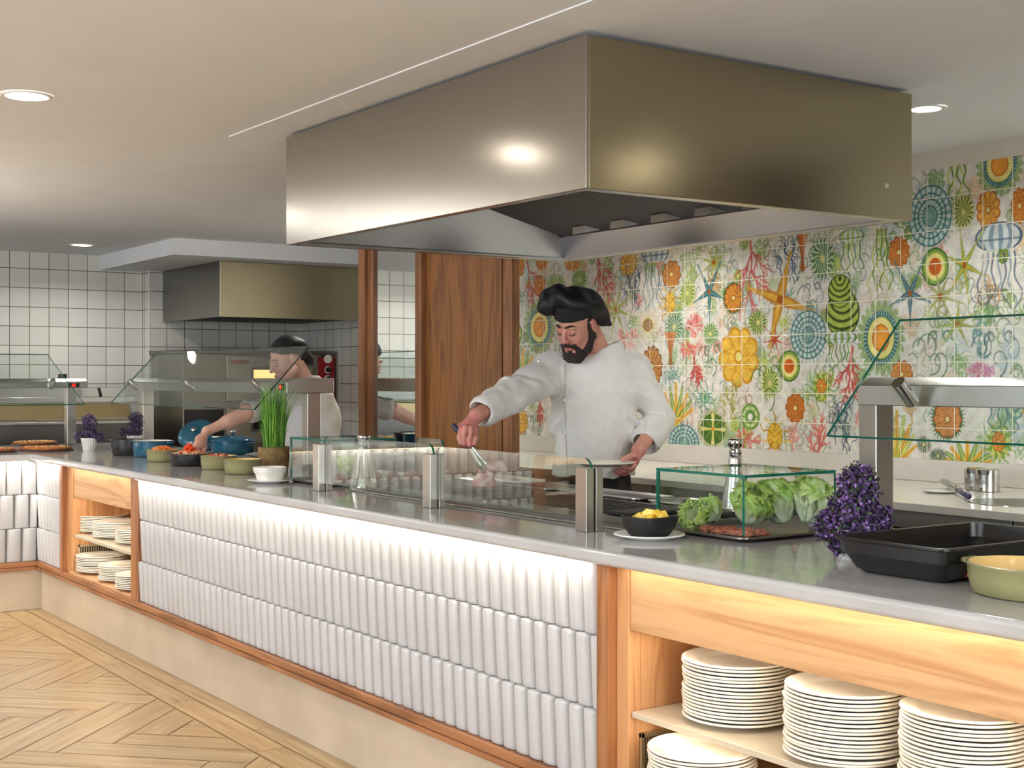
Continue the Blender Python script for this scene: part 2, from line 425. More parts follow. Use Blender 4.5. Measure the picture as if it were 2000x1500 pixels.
# tall dark timber cupboard front to the right of the view (seen as a reflection in the hood)
struct('wall_back_right', MB().box(-.78, 3.5, WM-.02, WM, 0, CEIL), mat('olive_paint', (150,136,86), .7, var=.04))
dr = MB().box(-1.55, -.78, 4.45, WM, 0, CEIL-.002)
struct('door_1', dr, mat('dark_timber', (58,34,22), .5, var=.2, scale=8, vec=(1,1,.1)), bevel=.01)
# bulkhead over the pizza oven and the flat panel round the big hood
struct('ceiling_bulkhead', MB().box(WA, -9.11, 3.40, WN+.05, 2.245, CEIL), M['plaster'])
struct('ceiling_panel', MB().box(-5.16, -1.2, 2.16, 4.0, CEIL-.004, CEIL), M['plaster'])

# pendant lamps added behind the camera, facing up to brighten the ceiling
def fill(x, y, label, power, col=(.88,.93,1.0), z=1.72):
    t = thing('fill_lamp', label, 'pendant lamp', (x, y, z))
    obj('fill_shade', MB().lathe([(.20,-.06),(.205,-.06),(.24,.0),(.235,.0),(.20,-.055)], seg=40, cap=(0,0)), M['white_china'], t, world=False, smooth=True)
    obj('fill_cord', MB().tube([(0,0,-.03),(0,0,CEIL-z)], .004, 6), M['black_matt'], t, world=False)
    obj('fill_bulb', MB().sphere((0,0,-.03), .035, 16, 10), M['led_disc'], t, world=False, smooth=True)
    area_light('fill_uplight', (x, y, z+.012), .40, power, col, (math.pi,0,0))
fill(-7.5, .1, 'pendant lamp over the left of the dining room, added out of view', 88, (1.0,.93,.82))
fill(-4.6, -1.9, 'pendant lamp over the middle of the dining room, added out of view', 75)
fill(-.9, -1.5, 'pendant lamp added behind the camera over the right of the dining room', 130)

# ceiling downlights
def downlight(x, y, label, power=26, col=NEUT, r=.075, spread=150, z=CEIL, disc='led_disc'):
    t = thing('ceiling_downlight', label, 'downlight', (x, y, z), 0, 'recessed ceiling downlights')
    obj('rim', MB().lathe([(r,-.001),(r,-.006),(r+.012,-.006),(r+.016,-.001)], seg=32, cap=(0,0)), M['white_china'], t, smooth=True, world=False)
    obj('lamp_disc', MB().lathe([(0,-.004),(r,-.004),(r,-.001),(0,-.001)], seg=32), M[disc], t, world=False)
    area_light('downlight_lamp', (x, y, z-.012), r*1.7, power, col, spread=spread)
    return t
d1 = onZ(52,186,CEIL); d2 = onZ(160,478,CEIL); d3 = onZ(1808,211,CEIL)
downlight(d1[0], d1[1], 'large bright round downlight at upper left of the ceiling', 9, WARM, r=.072)
downlight(d2[0], d2[1], 'small far downlight above the white tiled wall', 11, NEUT, spread=150, disc='led_soft')
downlight(d3[0], d3[1], 'round downlight beside the right end of the big steel hood', 10, NEUT, r=.055)
downlight(-10.0, 1.0, 'downlight left of the view, seen in the standing mirror', 14, NEUT)
for i, (x, y) in enumerate([(-7.4, -1.2), (-4.9, -1.2), (-2.4, -1.2), (-2.4, 1.2), (.2, 1.2), (-7.4, 1.2), (.2,-1.2)]):
    downlight(x, y, 'dining room downlight, %s' % ['front row far left','front row centre left','front row centre right','near the camera, beside the hood','behind the camera on the right','second row far left','front row far right'][i], 4.5, WARM)
for i, (x, y) in enumerate([(-5.3, 4.15), (-7.6, 4.15), (-1.2, 4.03), (.9, 4.03)]):
    downlight(x, y, ['downlight over the kitchen aisle, hidden behind the big hood','downlight over the aisle behind the wooden screen','downlight over the back worktop to the right of the view','farthest right downlight over the back worktop'][i], 12, NEUT, spread=130)
# ================================================================ counters
CT = .925; CB = .886
CY0, CY1 = 2.165, 3.22
top = MB().prism([(-8.12,CY0),(.6,CY0),(.6,CY1),(-9.3,CY1),(-9.3,-4.6),(-8.12,-4.6)], CB, CT)
o = obj('countertop', top, M['quartz'], bevel=.013, seg=4)
tag(o, 'long L-shaped glossy grey stone worktop of the buffet with thick rounded edge', 'countertop')

def rib_panel(name, u0, u1, place, mat_, parent, z0=.288, z1=.885, wid=.0655, depth=.031):
    """three staggered rows of upright half-round tiles; place(u, out, z) -> world"""
    mb = MB(); rows = 3; hh = (z1-z0)/rows; K = 9
    for r_ in range(rows):
        u = u0 - (0 if r_ % 2 else wid/2)
        lift = .0015*r_
        while u < u1 - .004:
            a, b_ = max(u, u0), min(u+wid, u1)
            if b_ - a > .006:
                jit = rnd.uniform(-.0012, .0012)
                prof = []
                for k in range(K+1):
                    s = (a-u)/wid + (b_-a)/wid*k/K
                    q = max(0.0, 1-abs(2*s-1)**2.2)
                    prof.append((u+s*wid*.94+wid*.03, .004+(depth-.004)*q**.55+jit))
                zs = [(r_*hh+z0+.0008, .50), (r_*hh+z0+.004, .66), (r_*hh+z0+.012, .70), (r_*hh+z0+hh-.012, 1), (r_*hh+z0+hh-.004, .95), (r_*hh+z0+hh-.0012, .6)]
                vs, fs = [], []
                for zz, f in zs:
                    vs += [place(pu, po*f+lift, zz) for pu, po in prof]
                n = K+1
                for j in range(len(zs)-1):
                    for k in range(K): fs.append((j*n+k, j*n+k+1, (j+1)*n+k+1, (j+1)*n+k))
                base = len(vs)
                vs += [place(prof[0][0], 0, zs[0][0]), place(prof[-1][0], 0, zs[0][0]), place(prof[-1][0], 0, zs[-1][0]), place(prof[0][0], 0, zs[-1][0])]
                fs.append(tuple(range(n))[::-1] + (base, base+1))
                j = (len(zs)-1)*n
                fs.append(tuple(range(j, j+n)) + (base+2, base+3))
                fs.append((base, *[q*n for q in range(len(zs))], base+3)); fs.append((base+1, *[q*n+n-1 for q in range(len(zs))], base+2)[::-1])
                mb.add(vs, fs)
            u += wid
    return obj(name, mb, mat_, parent, smooth=False, auto=50)
plM = lambda u, out, z: (u, 2.236-out, z)
plL = lambda u, out, z: (-8.188+out, u, z)
XP = dict(c=-8.176, p0=-7.69, p1=-7.535, n1=-6.49, p2=-6.382, p3=-2.80, p4=-2.70, end=-.9)
back = mat('counter_backing', (120,116,110), .7)
# plinths
o = obj('stone_plinth', MB().box(-8.19,.5,FY,FY+.06,0,.238), M['stone'], bevel=.002)
tag(o, 'long beige stone kickboard along the floor under the main buffet counter', 'plinth')
o = obj('stone_plinth', MB().box(-8.25,-8.19,-4.5,FY+.06,0,.238), M['stone'], bevel=.002)
tag(o, 'beige stone kickboard under the left leg of the buffet counter', 'plinth')
# wooden rails with a groove
def rail(pts_fn, name, label, m_, L):
    mb = MB()
    for (o0, o1, z0, z1) in [(-.034,.05,.262,.288),(-.028,.05,.256,.262),(-.034,.05,.238,.256)]:
        mb.v += []; pts_fn(mb, o0, o1, z0, z1)
    o = obj(name, mb, m_, bevel=.002); return tag(o, label, 'rail')
rail(lambda mb,a,b_,z0,z1: mb.box(-8.19,.5,FY+a,FY+b_,z0,z1), 'base_rail', 'oak base rail running under the main ribbed tile front', M['rail_x'], 0)
rail(lambda mb,a,b_,z0,z1: mb.box(-8.19-b_,-8.19-a,-4.5,FY-.034,z0,z1), 'base_rail', 'oak base rail along the left leg of the counter', M['rail_y'], 0)

def tiled_base(x0, x1, label):
    t = thing('tiled_counter_front', label, 'counter front', ((x0+x1)/2, 2.3, .288))
    obj('backing_board', MB().box(x0, x1, 2.236, 2.30, .288, CB), back, t)
    rib_panel('ribbed_tiles', x0, x1, plM, M['white_glaze'], t); return t
tiled_base(XP['c'], XP['p0'], 'narrow white ribbed tile front in the inner corner of the counter')
tiled_base(XP['p2'], XP['p3'], 'long white ribbed tile front of the main counter between two oak cabinets')
t = thing('tiled_counter_front', 'white ribbed tile front on the left leg of the counter', 'counter front', (-8.2, .6, .288))
obj('backing_board', MB().box(-8.24, -8.188, -1.0, 2.226, .288, CB), back, t)
rib_panel('ribbed_tiles', -1.0, 2.205, plL, M['white_glaze'], t, wid=.088)

def cabinet(x0, x1, label, ws=(.155, .10), endpost=False):
    t = thing('plate_cabinet', label, 'cabinet', ((x0+x1)/2, 2.5, .288))
    yb = 2.74
    for a, b_, nm in ((x0, x0+.05, 'left_post'), (x0+.05, x0+.05+ws[0]-.05, 'left_jamb'), (x1, x1+ws[1], 'right_post')):
        f = 2.204 if 'post' in nm else 2.232
        obj('post' if 'post' in nm else 'jamb', MB().box(a, b_, f, yb, .288, CB), M['oak_z'] if 'jamb' in nm else M['rail_z'], t, bevel=.003)
    a = x0+ws[0]
    obj('fascia', MB().box(a, x1, 2.238, 2.26, .716, CB), M['oak_x'], t, bevel=.002)
    obj('back_panel', MB().box(a, x1, yb, yb+.02, .288, CB), M['oak_x'], t)
    obj('cabinet_floor', MB().box(a, x1, 2.212, yb, .288, .302), M['oak_x'], t, bevel=.002)
    obj('shelf', MB().box(a+.004, x1-.004, 2.24, yb-.002, .489, .505), M['cream_shelf'], t, bevel=.002)
    return t
M['rail_z'] = wood('rail_z', (168,114,72), (128,80,46), 'z')
M['cream_shelf'] = mat('cream_shelf', (205,192,170), .3, var=.03)
cabinet(XP['p0'], XP['n1'], 'open oak plate cabinet at the left end of the main counter')
cabinet(XP['p3'], XP['end'], 'wide open oak plate cabinet at the lower right of the counter', ws=(.10,.1))
tiled_base(XP['end']+.1, .5, 'ribbed tile front beyond the right cabinet')
# shelf bay of the left leg, seen mirrored in the low glass screens
t = thing('plate_cabinet', 'oak plate cabinet on the left leg, seen reflected in the glass', 'cabinet', (-8.5, -1.5, .288))
obj('post', MB().box(-8.6,-8.15,-1.1,-1.0,.288,CB), M['rail_z'], t); obj('post', MB().box(-8.6,-8.15,-2.2,-2.1,.288,CB), M['rail_z'], t)
obj('fascia', MB().box(-8.21,-8.19,-2.1,-1.1,.716,CB), M['oak_y'], t); obj('back_panel', MB().box(-8.7,-8.68,-2.2,-1.0,.288,CB), M['oak_y'], t)
obj('cabinet_floor', MB().box(-8.68,-8.17,-2.1,-1.1,.288,.302), M['oak_y'], t); obj('shelf', MB().box(-8.68,-8.2,-2.1,-1.1,.489,.505), M['cream_shelf'], t)
t = thing('tiled_counter_front', 'white ribbed tile front beyond the mirrored plate cabinet', 'counter front', (-8.2, -3.3, .288))
obj('backing_board', MB().box(-8.24, -8.188, -4.4, -2.2, .288, CB), back, t)
rib_panel('ribbed_tiles', -4.4, -2.2, plL, M['white_glaze'], t, wid=.088)
# body of the counter behind the fronts (staff side)
o = obj('counter_carcass', MB().box(-9.2,.5,2.80,3.18,.0,CB-.002).box(-9.2,-8.76,-4.5,2.80,.0,CB-.002), M['dark_steel'])
tag(o, 'steel carcass under the worktop on the staff side of the counter', 'counter base')

# LED strips tucked under the worktop edge
def led(x0, x1, y0, y1, label, pw, col=(1.0,.93,.82)):
    t = thing('led_strip', label, 'led strip', ((x0+x1)/2,(y0+y1)/2,CB-.004))
    obj('light_bar', MB().box(x0,x1,y0,y1,CB-.0018,CB-.0004), M['led_warm'], t)
    L = max(x1-x0, y1-y0)
    l = area_light('led_strip_lamp', ((x0+x1)/2,(y0+y1)/2,CB-.0025), x1-x0, pw*L, col, sy=y1-y0)
led(XP['p2']+.02, XP['p3']-.02, 2.182, 2.191, 'glowing led strip under the worktop above the long tiled front', 1.35)
led(XP['p3']+.1, XP['end'], 2.206, 2.214, 'glowing led strip above the right plate cabinet', .55, (1,.90,.74))
led(XP['p0']+.15, XP['n1'], 2.206, 2.214, 'glowing led strip above the left plate cabinet', .55, (1,.90,.74))
led(-8.11, XP['p0'], 2.182, 2.191, 'short glowing led strip in the inner corner of the counter', 2.2)
led(-8.147, -8.138, -2.2, 2.15, 'glowing led strip under the left leg of the worktop', 4.5)
# small lamps inside the two plate cabinets light the stacks from the front edge
for x0, x1 in ((-2.66,-1.0),(-7.5,-6.52)):
    t = thing('led_strip', 'led strip hidden behind the %s cabinet fascia' % ('right' if x0 > -5 else 'left'), 'led strip', ((x0+x1)/2,2.27,.72))
    obj('light_bar', MB().box(x0,x1,2.262,2.272,.716,.722), M['led_warm'], t)
    area_light('cabinet_lamp', ((x0+x1)/2,2.268,.712), x1-x0, 0.8*(x1-x0), (1,.92,.80), sy=.01)
    t = thing('led_strip', 'led strip under the shelf of the %s cabinet' % ('right' if x0 > -5 else 'left'), 'led strip', ((x0+x1)/2,2.25,.487))
    obj('light_bar', MB().box(x0,x1,2.266,2.274,.4875,.4888), M['led_warm'], t)
    area_light('cabinet_lamp', ((x0+x1)/2,2.27,.4865), x1-x0, 0.6*(x1-x0), (1,.92,.80), sy=.008)

# vent grilles on the inner left sides of the cabinets
def vent(xs, label, y0, y1, z0, z1):
    t = thing('vent_grille', label, 'vent', (xs, y0, z0))
    f = MB()
    for a in ((y0,y1,z0,z0+.012),(y0,y1,z1-.012,z1),(y0,y0+.012,z0,z1),(y1-.012,y1,z0,z1)): f.box(xs, xs+.010, *a)
    obj('frame', f, M['brass_pale'], t, bevel=.001)
    obj('backing', MB().box(xs, xs+.002, y0, y1, z0, z1), M['black_matt'], t)
    s = MB(); n = 22
    for i in range(n):
        y = y0+.014+(y1-y0-.028)*(i+.5)/n; s.box(xs+.002, xs+.008, y-.0022, y+.0022, z0+.012, z1-.012)
    obj('slats', s, M['brass_pale'], t)
M['brass_pale'] = mat('pale_brass', (206,190,150), .3, .8)
g0 = onX(1249, 1432, -2.698); vent(-2.70, 'brass vent grille in the right cabinet behind the lowest plates', g0[1], g0[1]+.20, .33, g0[2])
g0 = onX(152, 1064, -7.533); vent(-7.535, 'brass vent grille in the left cabinet above the lower plate stacks', g0[1], g0[1]+.32, .35, g0[2])

# ---------------------------------------------------------------- plates
def make_plate(nm, label, cat, r, m_, cup=.016):
    prof = [(0,.0),(r*.56,.0),(r*.60,.002),(r*.69,.0085),(r*.97,cup-.002),(r,cup),(r*.995,cup+.003),(r*.975,cup+.0042),(r*.94,cup+.0026),(r*.74,.0135),(r*.71,.0128),(r*.645,.0070),(r*.60,.0058),(0,.0052)]
    o = obj(nm, MB().lathe(prof, seg=56), m_, smooth=True); return tag(o, label, cat)
plate0 = make_plate('dinner_plate', 'cream dinner plate', 'plate', .135, M['cream_china'])
first_plate = [True]
ORD = 'first second third fourth fifth sixth seventh eighth ninth tenth eleventh twelfth thirteenth fourteenth fifteenth sixteenth seventeenth eighteenth nineteenth twentieth'.split()
def stack(cx, cy, z, n, where, r=.135, dz=.0088, grp=None, jit=.003):
    for i in range(n):
        if first_plate[0]: p = plate0; first_plate[0] = False
        else: p = plate0.copy(); COL.objects.link(p)
        s = r/.135; p.scale = (s, s, s)
        p.location = (cx+rnd.uniform(-jit,jit), cy+rnd.uniform(-jit,jit), z+.0002+i*dz)
        p.rotation_euler = (rnd.uniform(-.006,.006), rnd.uniform(-.006,.006), rnd.uniform(0,6))
        if i == n-1: p['label'] = 'cream dinner plate on top of the %s' % where
        elif i == 0: p['label'] = 'cream dinner plate at the bottom of the %s' % where
        else: p['label'] = 'cream plate, %s from the top of the %s' % (ORD[n-1-i], where)
        p['group'] = 'plates in the %s' % where
def stack_px(pxc, py_bot, pxw, z, n, where, **k):
    """front-bottom point and width in the photo give the centre and size"""
    p = onZ(pxc, py_bot, z); d = -p[0]*.8229+p[1]*.5681
    r = pxw/2/FPX*(d+.1)
    v = np.array(p[:2]); vd = v/np.linalg.norm(v)
    c = v + vd*r*.80
    stack(c[0], c[1], z, n, where, r=min(r,.14), **k); return c, r
ZS, ZF = .505, .302
print('S1', stack_px(1440,1428,216,ZS,17,'left stack, right cabinet shelf'))
print('S2', stack_px(1652,1507,240,ZS,18,'middle stack, right cabinet shelf'))
c1, r1 = stack_px(1885,1575,250,ZS,19,'right stack, right cabinet shelf'); print('S3', c1, r1)
print('S4', stack_px(1370,1604,212,ZF,16,'low stack below the right cabinet shelf'))
stack(-2.0, 2.46, ZF, 14, 'second low stack, right cabinet floor')
print('L1', stack_px(200,1043,101,ZS,10,'left stack, left cabinet shelf'))
print('L2', stack_px(232,1054,100,ZS,9,'middle stack, left cabinet shelf'))
print('L3', stack_px(277,1066,100,ZS,8,'cut-off stack, left cabinet shelf'))
print('L4', stack_px(200,1123,101,ZF,10,'left stack, left cabinet floor'))
print('L5', stack_px(243,1139,98,ZF,9,'middle stack, left cabinet floor'))
print('L6', stack_px(276,1156,98,ZF,8,'cut-off stack, left cabinet floor'))
for q, (yy, zz, wz) in enumerate([(-1.35,ZS,'near upper'),(-1.35,ZF,'near lower'),(-1.78,ZS,'far upper')]):
    stack(-8.42, yy, zz, 7, wz+' stack in the mirrored cabinet')

# ================================================================ big steel hood
HX0, HX1, HY0, HY1, HZ0 = -4.96, -2.994, 2.32, 3.725, 1.908
t = thing('extractor_hood', 'large brushed steel extractor hood hanging over the grill', 'extractor hood', ((HX0+HX1)/2,(HY0+HY1)/2,HZ0))
th = .012
def wallbox(x0,x1,y0,y1): return MB().box(x0,x1,y0,y1,HZ0,CEIL-.018)
obj('front_panel', wallbox(HX0,HX1,HY0,HY0+th), M['hood_steel'], t, bevel=.002)
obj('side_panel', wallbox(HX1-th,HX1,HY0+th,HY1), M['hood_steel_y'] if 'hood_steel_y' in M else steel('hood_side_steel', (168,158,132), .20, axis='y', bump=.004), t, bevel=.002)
obj('side_panel', wallbox(HX0,HX0+th,HY0+th,HY1), M['hood_steel'], t, bevel=.002)
obj('rear_panel', wallbox(HX0+th,HX1-th,HY1-th,HY1), M['hood_steel'], t, bevel=.002)
lip = MB()
for a in ((HX0+th,HX1-th,HY0+th,HY0+.045),(HX0+th,HX1-th,HY1-.06,HY1-th),(HX0+th,HX0+.07,HY0+.045,HY1-.06),(HX1-.06,HX1-th,HY0+.045,HY1-.06)): lip.box(*a, HZ0+.002, HZ0+.010)
obj('bottom_lip', lip, M['steel_x'], t, bevel=.002)
# inner sloped plenum: sloped sheets rising to the dark filter bank
ym = 3.02
inn = MB()
i0x, i1x = HX0+.06, HX1-.06
inn.add([(i0x,HY1-.06,HZ0+.008),(i1x,HY1-.06,HZ0+.008),(i1x,HY1-.10,HZ0+.10),(i0x,HY1-.10,HZ0+.10)],[(0,1,2,3)])      # rear gutter wall
inn.add([(i0x+.0,HY0+.045,HZ0+.008),(i0x,HY1-.06,HZ0+.008),(i0x+.1,HY1-.10,HZ0+.32),(i0x+.1,HY0+.045,HZ0+.32)],[(0,1,2,3)])
inn.add([(i0x,HY0+.044,HZ0+.008),(i1x,HY0+.044,HZ0+.008),(i1x,HY0+.044,HZ0+.40),(i0x,HY0+.044,HZ0+.40)],[(0,1,2,3)])
obj('inner_lining', inn, steel('lining_steel', (200,204,214), .3), t)
fb = MB().add([(i0x+.06,HY0+.05,HZ0+.40),(i1x,HY0+.05,HZ0+.40),(i1x,HY1-.10,HZ0+.10),(i0x+.06,HY1-.10,HZ0+.10)],[(0,1,2,3)])
obj('filter_bank', fb, mat('filter_dark', (72,68,70), .55, .5, var=.1), t)
for i in range(7):
    xx = i0x+.22+i*.26
    def onb(v): return (HY1-.10-v*(HY1-.15-HY0), HZ0+.10+v*.30)
    y0_, z0_ = onb(.02); y1_, z1_ = onb(.07)
    h = MB().add([(xx,y0_,z0_-.002),(xx+.13,y0_,z0_-.002),(xx+.11,y1_,z1_-.03),(xx+.02,y1_,z1_-.03),(xx,y0_-.0,z0_+.01),(xx+.13,y0_,z0_+.01),(xx+.11,y1_,z1_+.01),(xx+.02,y1_,z1_+.01)],
                [(0,1,2,3),(4,5,6,7),(0,1,5,4),(1,2,6,5),(2,3,7,6),(3,0,4,7)])
    obj('filter_handle', h, M['steel_x'], t)

# ================================================================ standing wooden screen with mirror
PY = 3.55
def sx(px): return onY(px, 700, PY)[0]
t = thing('wooden_screen', 'full height brown oak partition with a narrow mirror behind the counter', 'partition', (sx(850), PY, 0))
top_z = CEIL-.002
obj('frame_post', MB().box(sx(709), sx(721), PY-.03, PY+.055, 0, top_z), M['teak_frame'], t, bevel=.003)
obj('frame_post', MB().box(sx(721)+.001, sx(732), PY-.012, PY+.055, 0, top_z), M['teak_frame'], t, bevel=.003)
obj('frame_post', MB().box(sx(820), sx(832), PY-.03, PY+.055, 0, top_z), M['teak_frame'], t, bevel=.003)
obj('mirror_pane', MB().box(sx(732)+.0005, sx(820)-.0005, PY+.004, PY+.010, .05, top_z), M['mirror'], t)
obj('mirror_backing', MB().box(sx(732)+.0005, sx(820)-.0005, PY+.012, PY+.05, 0, top_z), M['teak_z'], t)
obj('oak_panel', MB().box(sx(832)+.0005, sx(979), PY, PY+.045, 0, top_z), M['teak_z'], t, bevel=.002)
obj('edge_post', MB().box(sx(980.5), sx(998), PY+.004, PY+.05, 0, top_z), M['teak_frame'], t, bevel=.003)

# ================================================================ back counter
BY0 = 3.91
t = thing('back_worktop', 'pale stone back worktop with upstand below the patterned tile wall', 'countertop', (-4.5, 4.3, .9))
obj('worktop_slab', MB().box(-8.4, -1.56, BY0, WM-.001, .895, .925), M['quartz_light'], t, bevel=.003)
obj('upstand', MB().box(-8.4, -1.56, WM-.022, WM-.0005, .9255, 1.021), M['quartz_light'], t, bevel=.002)
c = onZ(1935, 982, .926)
obj('sink_rim', MB().lathe([(.15,.0002),(.155,.003),(.165,.003),(.168,.0002)], (onZ(1985,982,.925)[0], onZ(1985,982,.925)[1], .925), seg=48, cap=(0,0)), M['chrome'], t, smooth=True)
obj('sink_bowl', MB().lathe([(.0,.0003),(.15,.0012)], (onZ(1985,982,.925)[0], onZ(1985,982,.925)[1], .925), seg=48), M['dark_steel'], t)
gl_dark = mat('fridge_glass_dark', (46,34,24), .12, var=.2)
x = -8.3; k = 0
while x < -2.3:
    w_ = .92
    t = thing('undercounter_fridge', 'steel undercounter fridge with dark doors, %s in the row from the left' % ORD[k], 'fridge', (x+w_/2, 4.3, 0), 0, 'undercounter fridges along the back wall')
    obj('body', MB().box(x, x+w_, BY0+.06, WM-.03, .08, .893), M['dark_steel'], t)
    obj('top_rail', MB().box(x+.002, x+w_-.002, BY0+.03, BY0+.06, .83, .893), M['steel_x'], t, bevel=.002)
    for q in (0, 1):
        xa = x+.03+q*(w_/2-.01)
        d_ = obj('door', MB().box(xa, xa+w_/2-.05, BY0+.035, BY0+.06, .14, .80), M['black_matt'] if k % 2 else M['black_gloss'], t, bevel=.003)
        obj('glass_panel', MB().box(xa+.03, xa+w_/2-.08, BY0+.031, BY0+.036, .18, .77), gl_dark, d_)
        obj('door_frame', MB().box(xa+.002, xa+w_/2-.052, BY0+.028, BY0+.036, .782, .796), M['steel_x'], d_)
    obj('foot', MB().box(x+.05, x+w_-.05, BY0+.1, WM-.1, 0, .08), M['black_matt'], t)
    x += w_+.005; k += 1

# ================================================================ pizza oven, second hood, cooking suite on the left wall
OX = -9.9
def oy(px): return onX(px, 700, OX)[1]
def oz(py, px=600): return onX(px, py, OX)[2]
t = thing('pizza_oven', 'double deck steel pizza oven with red control column behind the woman', 'oven', (-10.2, 4.4, .0))
y0, y1, yc = oy(357), oy(611), oy(657)
Z1 = 1.595
st_oven = steel('oven_steel', (150,146,136), .35, axis='y')
obj('body', MB().box(WB+.002, OX, y0, yc, .75, Z1-.03), st_oven, t, bevel=.004)
obj('top_cover', MB().box(WB+.002, OX+.02, y0-.02, yc+.03, Z1-.03, Z1), M['dark_steel'], t, bevel=.004)
obj('stand', MB().box(WB+.002, OX-.05, y0+.03, yc-.03, 0, .75), M['black_matt'], t)
for (za, zb, glow) in ((oz(782), oz(697), True), (oz(862), oz(795), False)):
    d_ = obj('oven_door', MB().box(OX, OX+.025, oy(441), oy(606), za, zb), steel('door_steel', (176,172,160), .32, axis='y'), t, bevel=.004)
    zc = (za+zb)/2
    wy0, wy1 = oy(492), oy(560)
    obj('door_window', MB().box(OX+.025, OX+.030, wy0, wy1, zc-.03, zc+.07), emit('oven_glow', (255,210,130), 1.6) if glow else M['black_gloss'], d_)
    obj('window_frame', MB().box(OX+.025,OX+.034,wy0-.02,wy1+.02,zc+.07,zc+.09).box(OX+.025,OX+.034,wy0-.02,wy1+.02,zc-.05,zc-.03).box(OX+.025,OX+.034,wy0-.02,wy0,zc-.03,zc+.07).box(OX+.025,OX+.034,wy1,wy1+.02,zc-.03,zc+.07), M['dark_steel'], d_)
    hz = zb-.045
    obj('door_handle', MB().tube([(OX+.06, oy(447), hz), (OX+.06, oy(480), hz)], .012, 10), mat('red_grip', (170,70,60), .4), d_, smooth=True)
obj('opening_shade', MB().box(OX, OX+.003, oy(360), oy(437), oz(868), oz(797)), M['black_gloss'], t)  # flat black sheet standing in for the shade of an opening
pnl = obj('control_panel', MB().box(OX, OX+.03, oy(618), oy(651), .95, Z1-.05), mat('oven_red', (150,18,22), .3), t, bevel=.004)
yk = (oy(618)+oy(651))/2+.01
def discx(y, z, r, dx, mb=None):
    mb = mb or MB(); n = 20
    mb.extrude([(OX+.03, y+r*math.cos(2*math.pi*k/n), z+r*math.sin(2*math.pi*k/n)) for k in range(n)], (dx,0,0)); return mb
obj('gauge', discx(yk, oz(701), .035, .008), M['white_china'], pnl)
for py in (722, 740): obj('knob_ring', discx(yk, oz(py), .030, .004), M['white_china'], pnl); obj('knob', discx(yk, oz(py), .022, .025), M['black_gloss'], pnl)
for py in (800, 830): obj('knob', discx(yk, oz(py), .022, .025), M['black_gloss'], pnl)
obj('panel_trim', MB().box(OX, OX+.033, oy(652), yc, .80, Z1-.03).box(OX, OX+.033, oy(611), oy(617), .80, Z1-.03), st_oven, t)
# second hood
HX = -9.4
t = thing('extractor_hood', 'smaller steel extractor hood above the pizza oven', 'extractor hood', (-10, 4.5, 1.83))
y0 = onX(430, 560, HX)[1]
obj('front_panel', MB().box(HX-.01, HX, y0, WN-.002, 1.83, 2.243), steel('old_hood_steel', (196,186,158), .36, axis='y'), t, bevel=.002)
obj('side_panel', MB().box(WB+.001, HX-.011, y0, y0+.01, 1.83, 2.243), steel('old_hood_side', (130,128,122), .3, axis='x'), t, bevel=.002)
obj('underside', MB().box(WB+.001, HX-.011, y0+.011, WN-.002, 1.845, 1.86), M['black_matt'], t)
# cooking suite along the left wall
t = thing('steel_range_unit', 'low steel cooking range along the white tiled wall at far left', 'range', (-10.4, 1.4, 0))
ya, yb = -3.0, onX(270, 760, -10.3)[1]
def lz(py, X): return onX(120, py, X)[2]
obj('splashback', MB().box(WA+.002, -10.55, ya, yb, lz(840,-10.5), lz(757,-10.5)), M['steel_y'], t, bevel=.003)
obj('back_shelf', MB().box(-10.55, -10.38, ya, yb, lz(786,-10.4), lz(776,-10.4)), M['steel_y'], t, bevel=.002)
obj('warm_panel', MB().box(-10.549, -10.50, ya, yb, lz(818,-10.45), lz(788,-10.45)), steel('warm_steel', (176,158,118), .35, axis='y'), t)
obj('worktop', MB().box(-10.549, -9.98, ya, yb, lz(829,-10), lz(824,-10)), M['steel_y'], t, bevel=.002)
obj('cabinet_body', MB().box(WA+.002, -10.02, ya, yb, .08, lz(829,-10)-.003), M['dark_steel'], t)
obj('pan_handle', MB().tube([(-10.3, onX(193,745,-10.3)[1], lz(758,-10.3)), (-10.3, onX(197,745,-10.3)[1], lz(776,-10.3))], .012, 8), M['black_matt'], t)

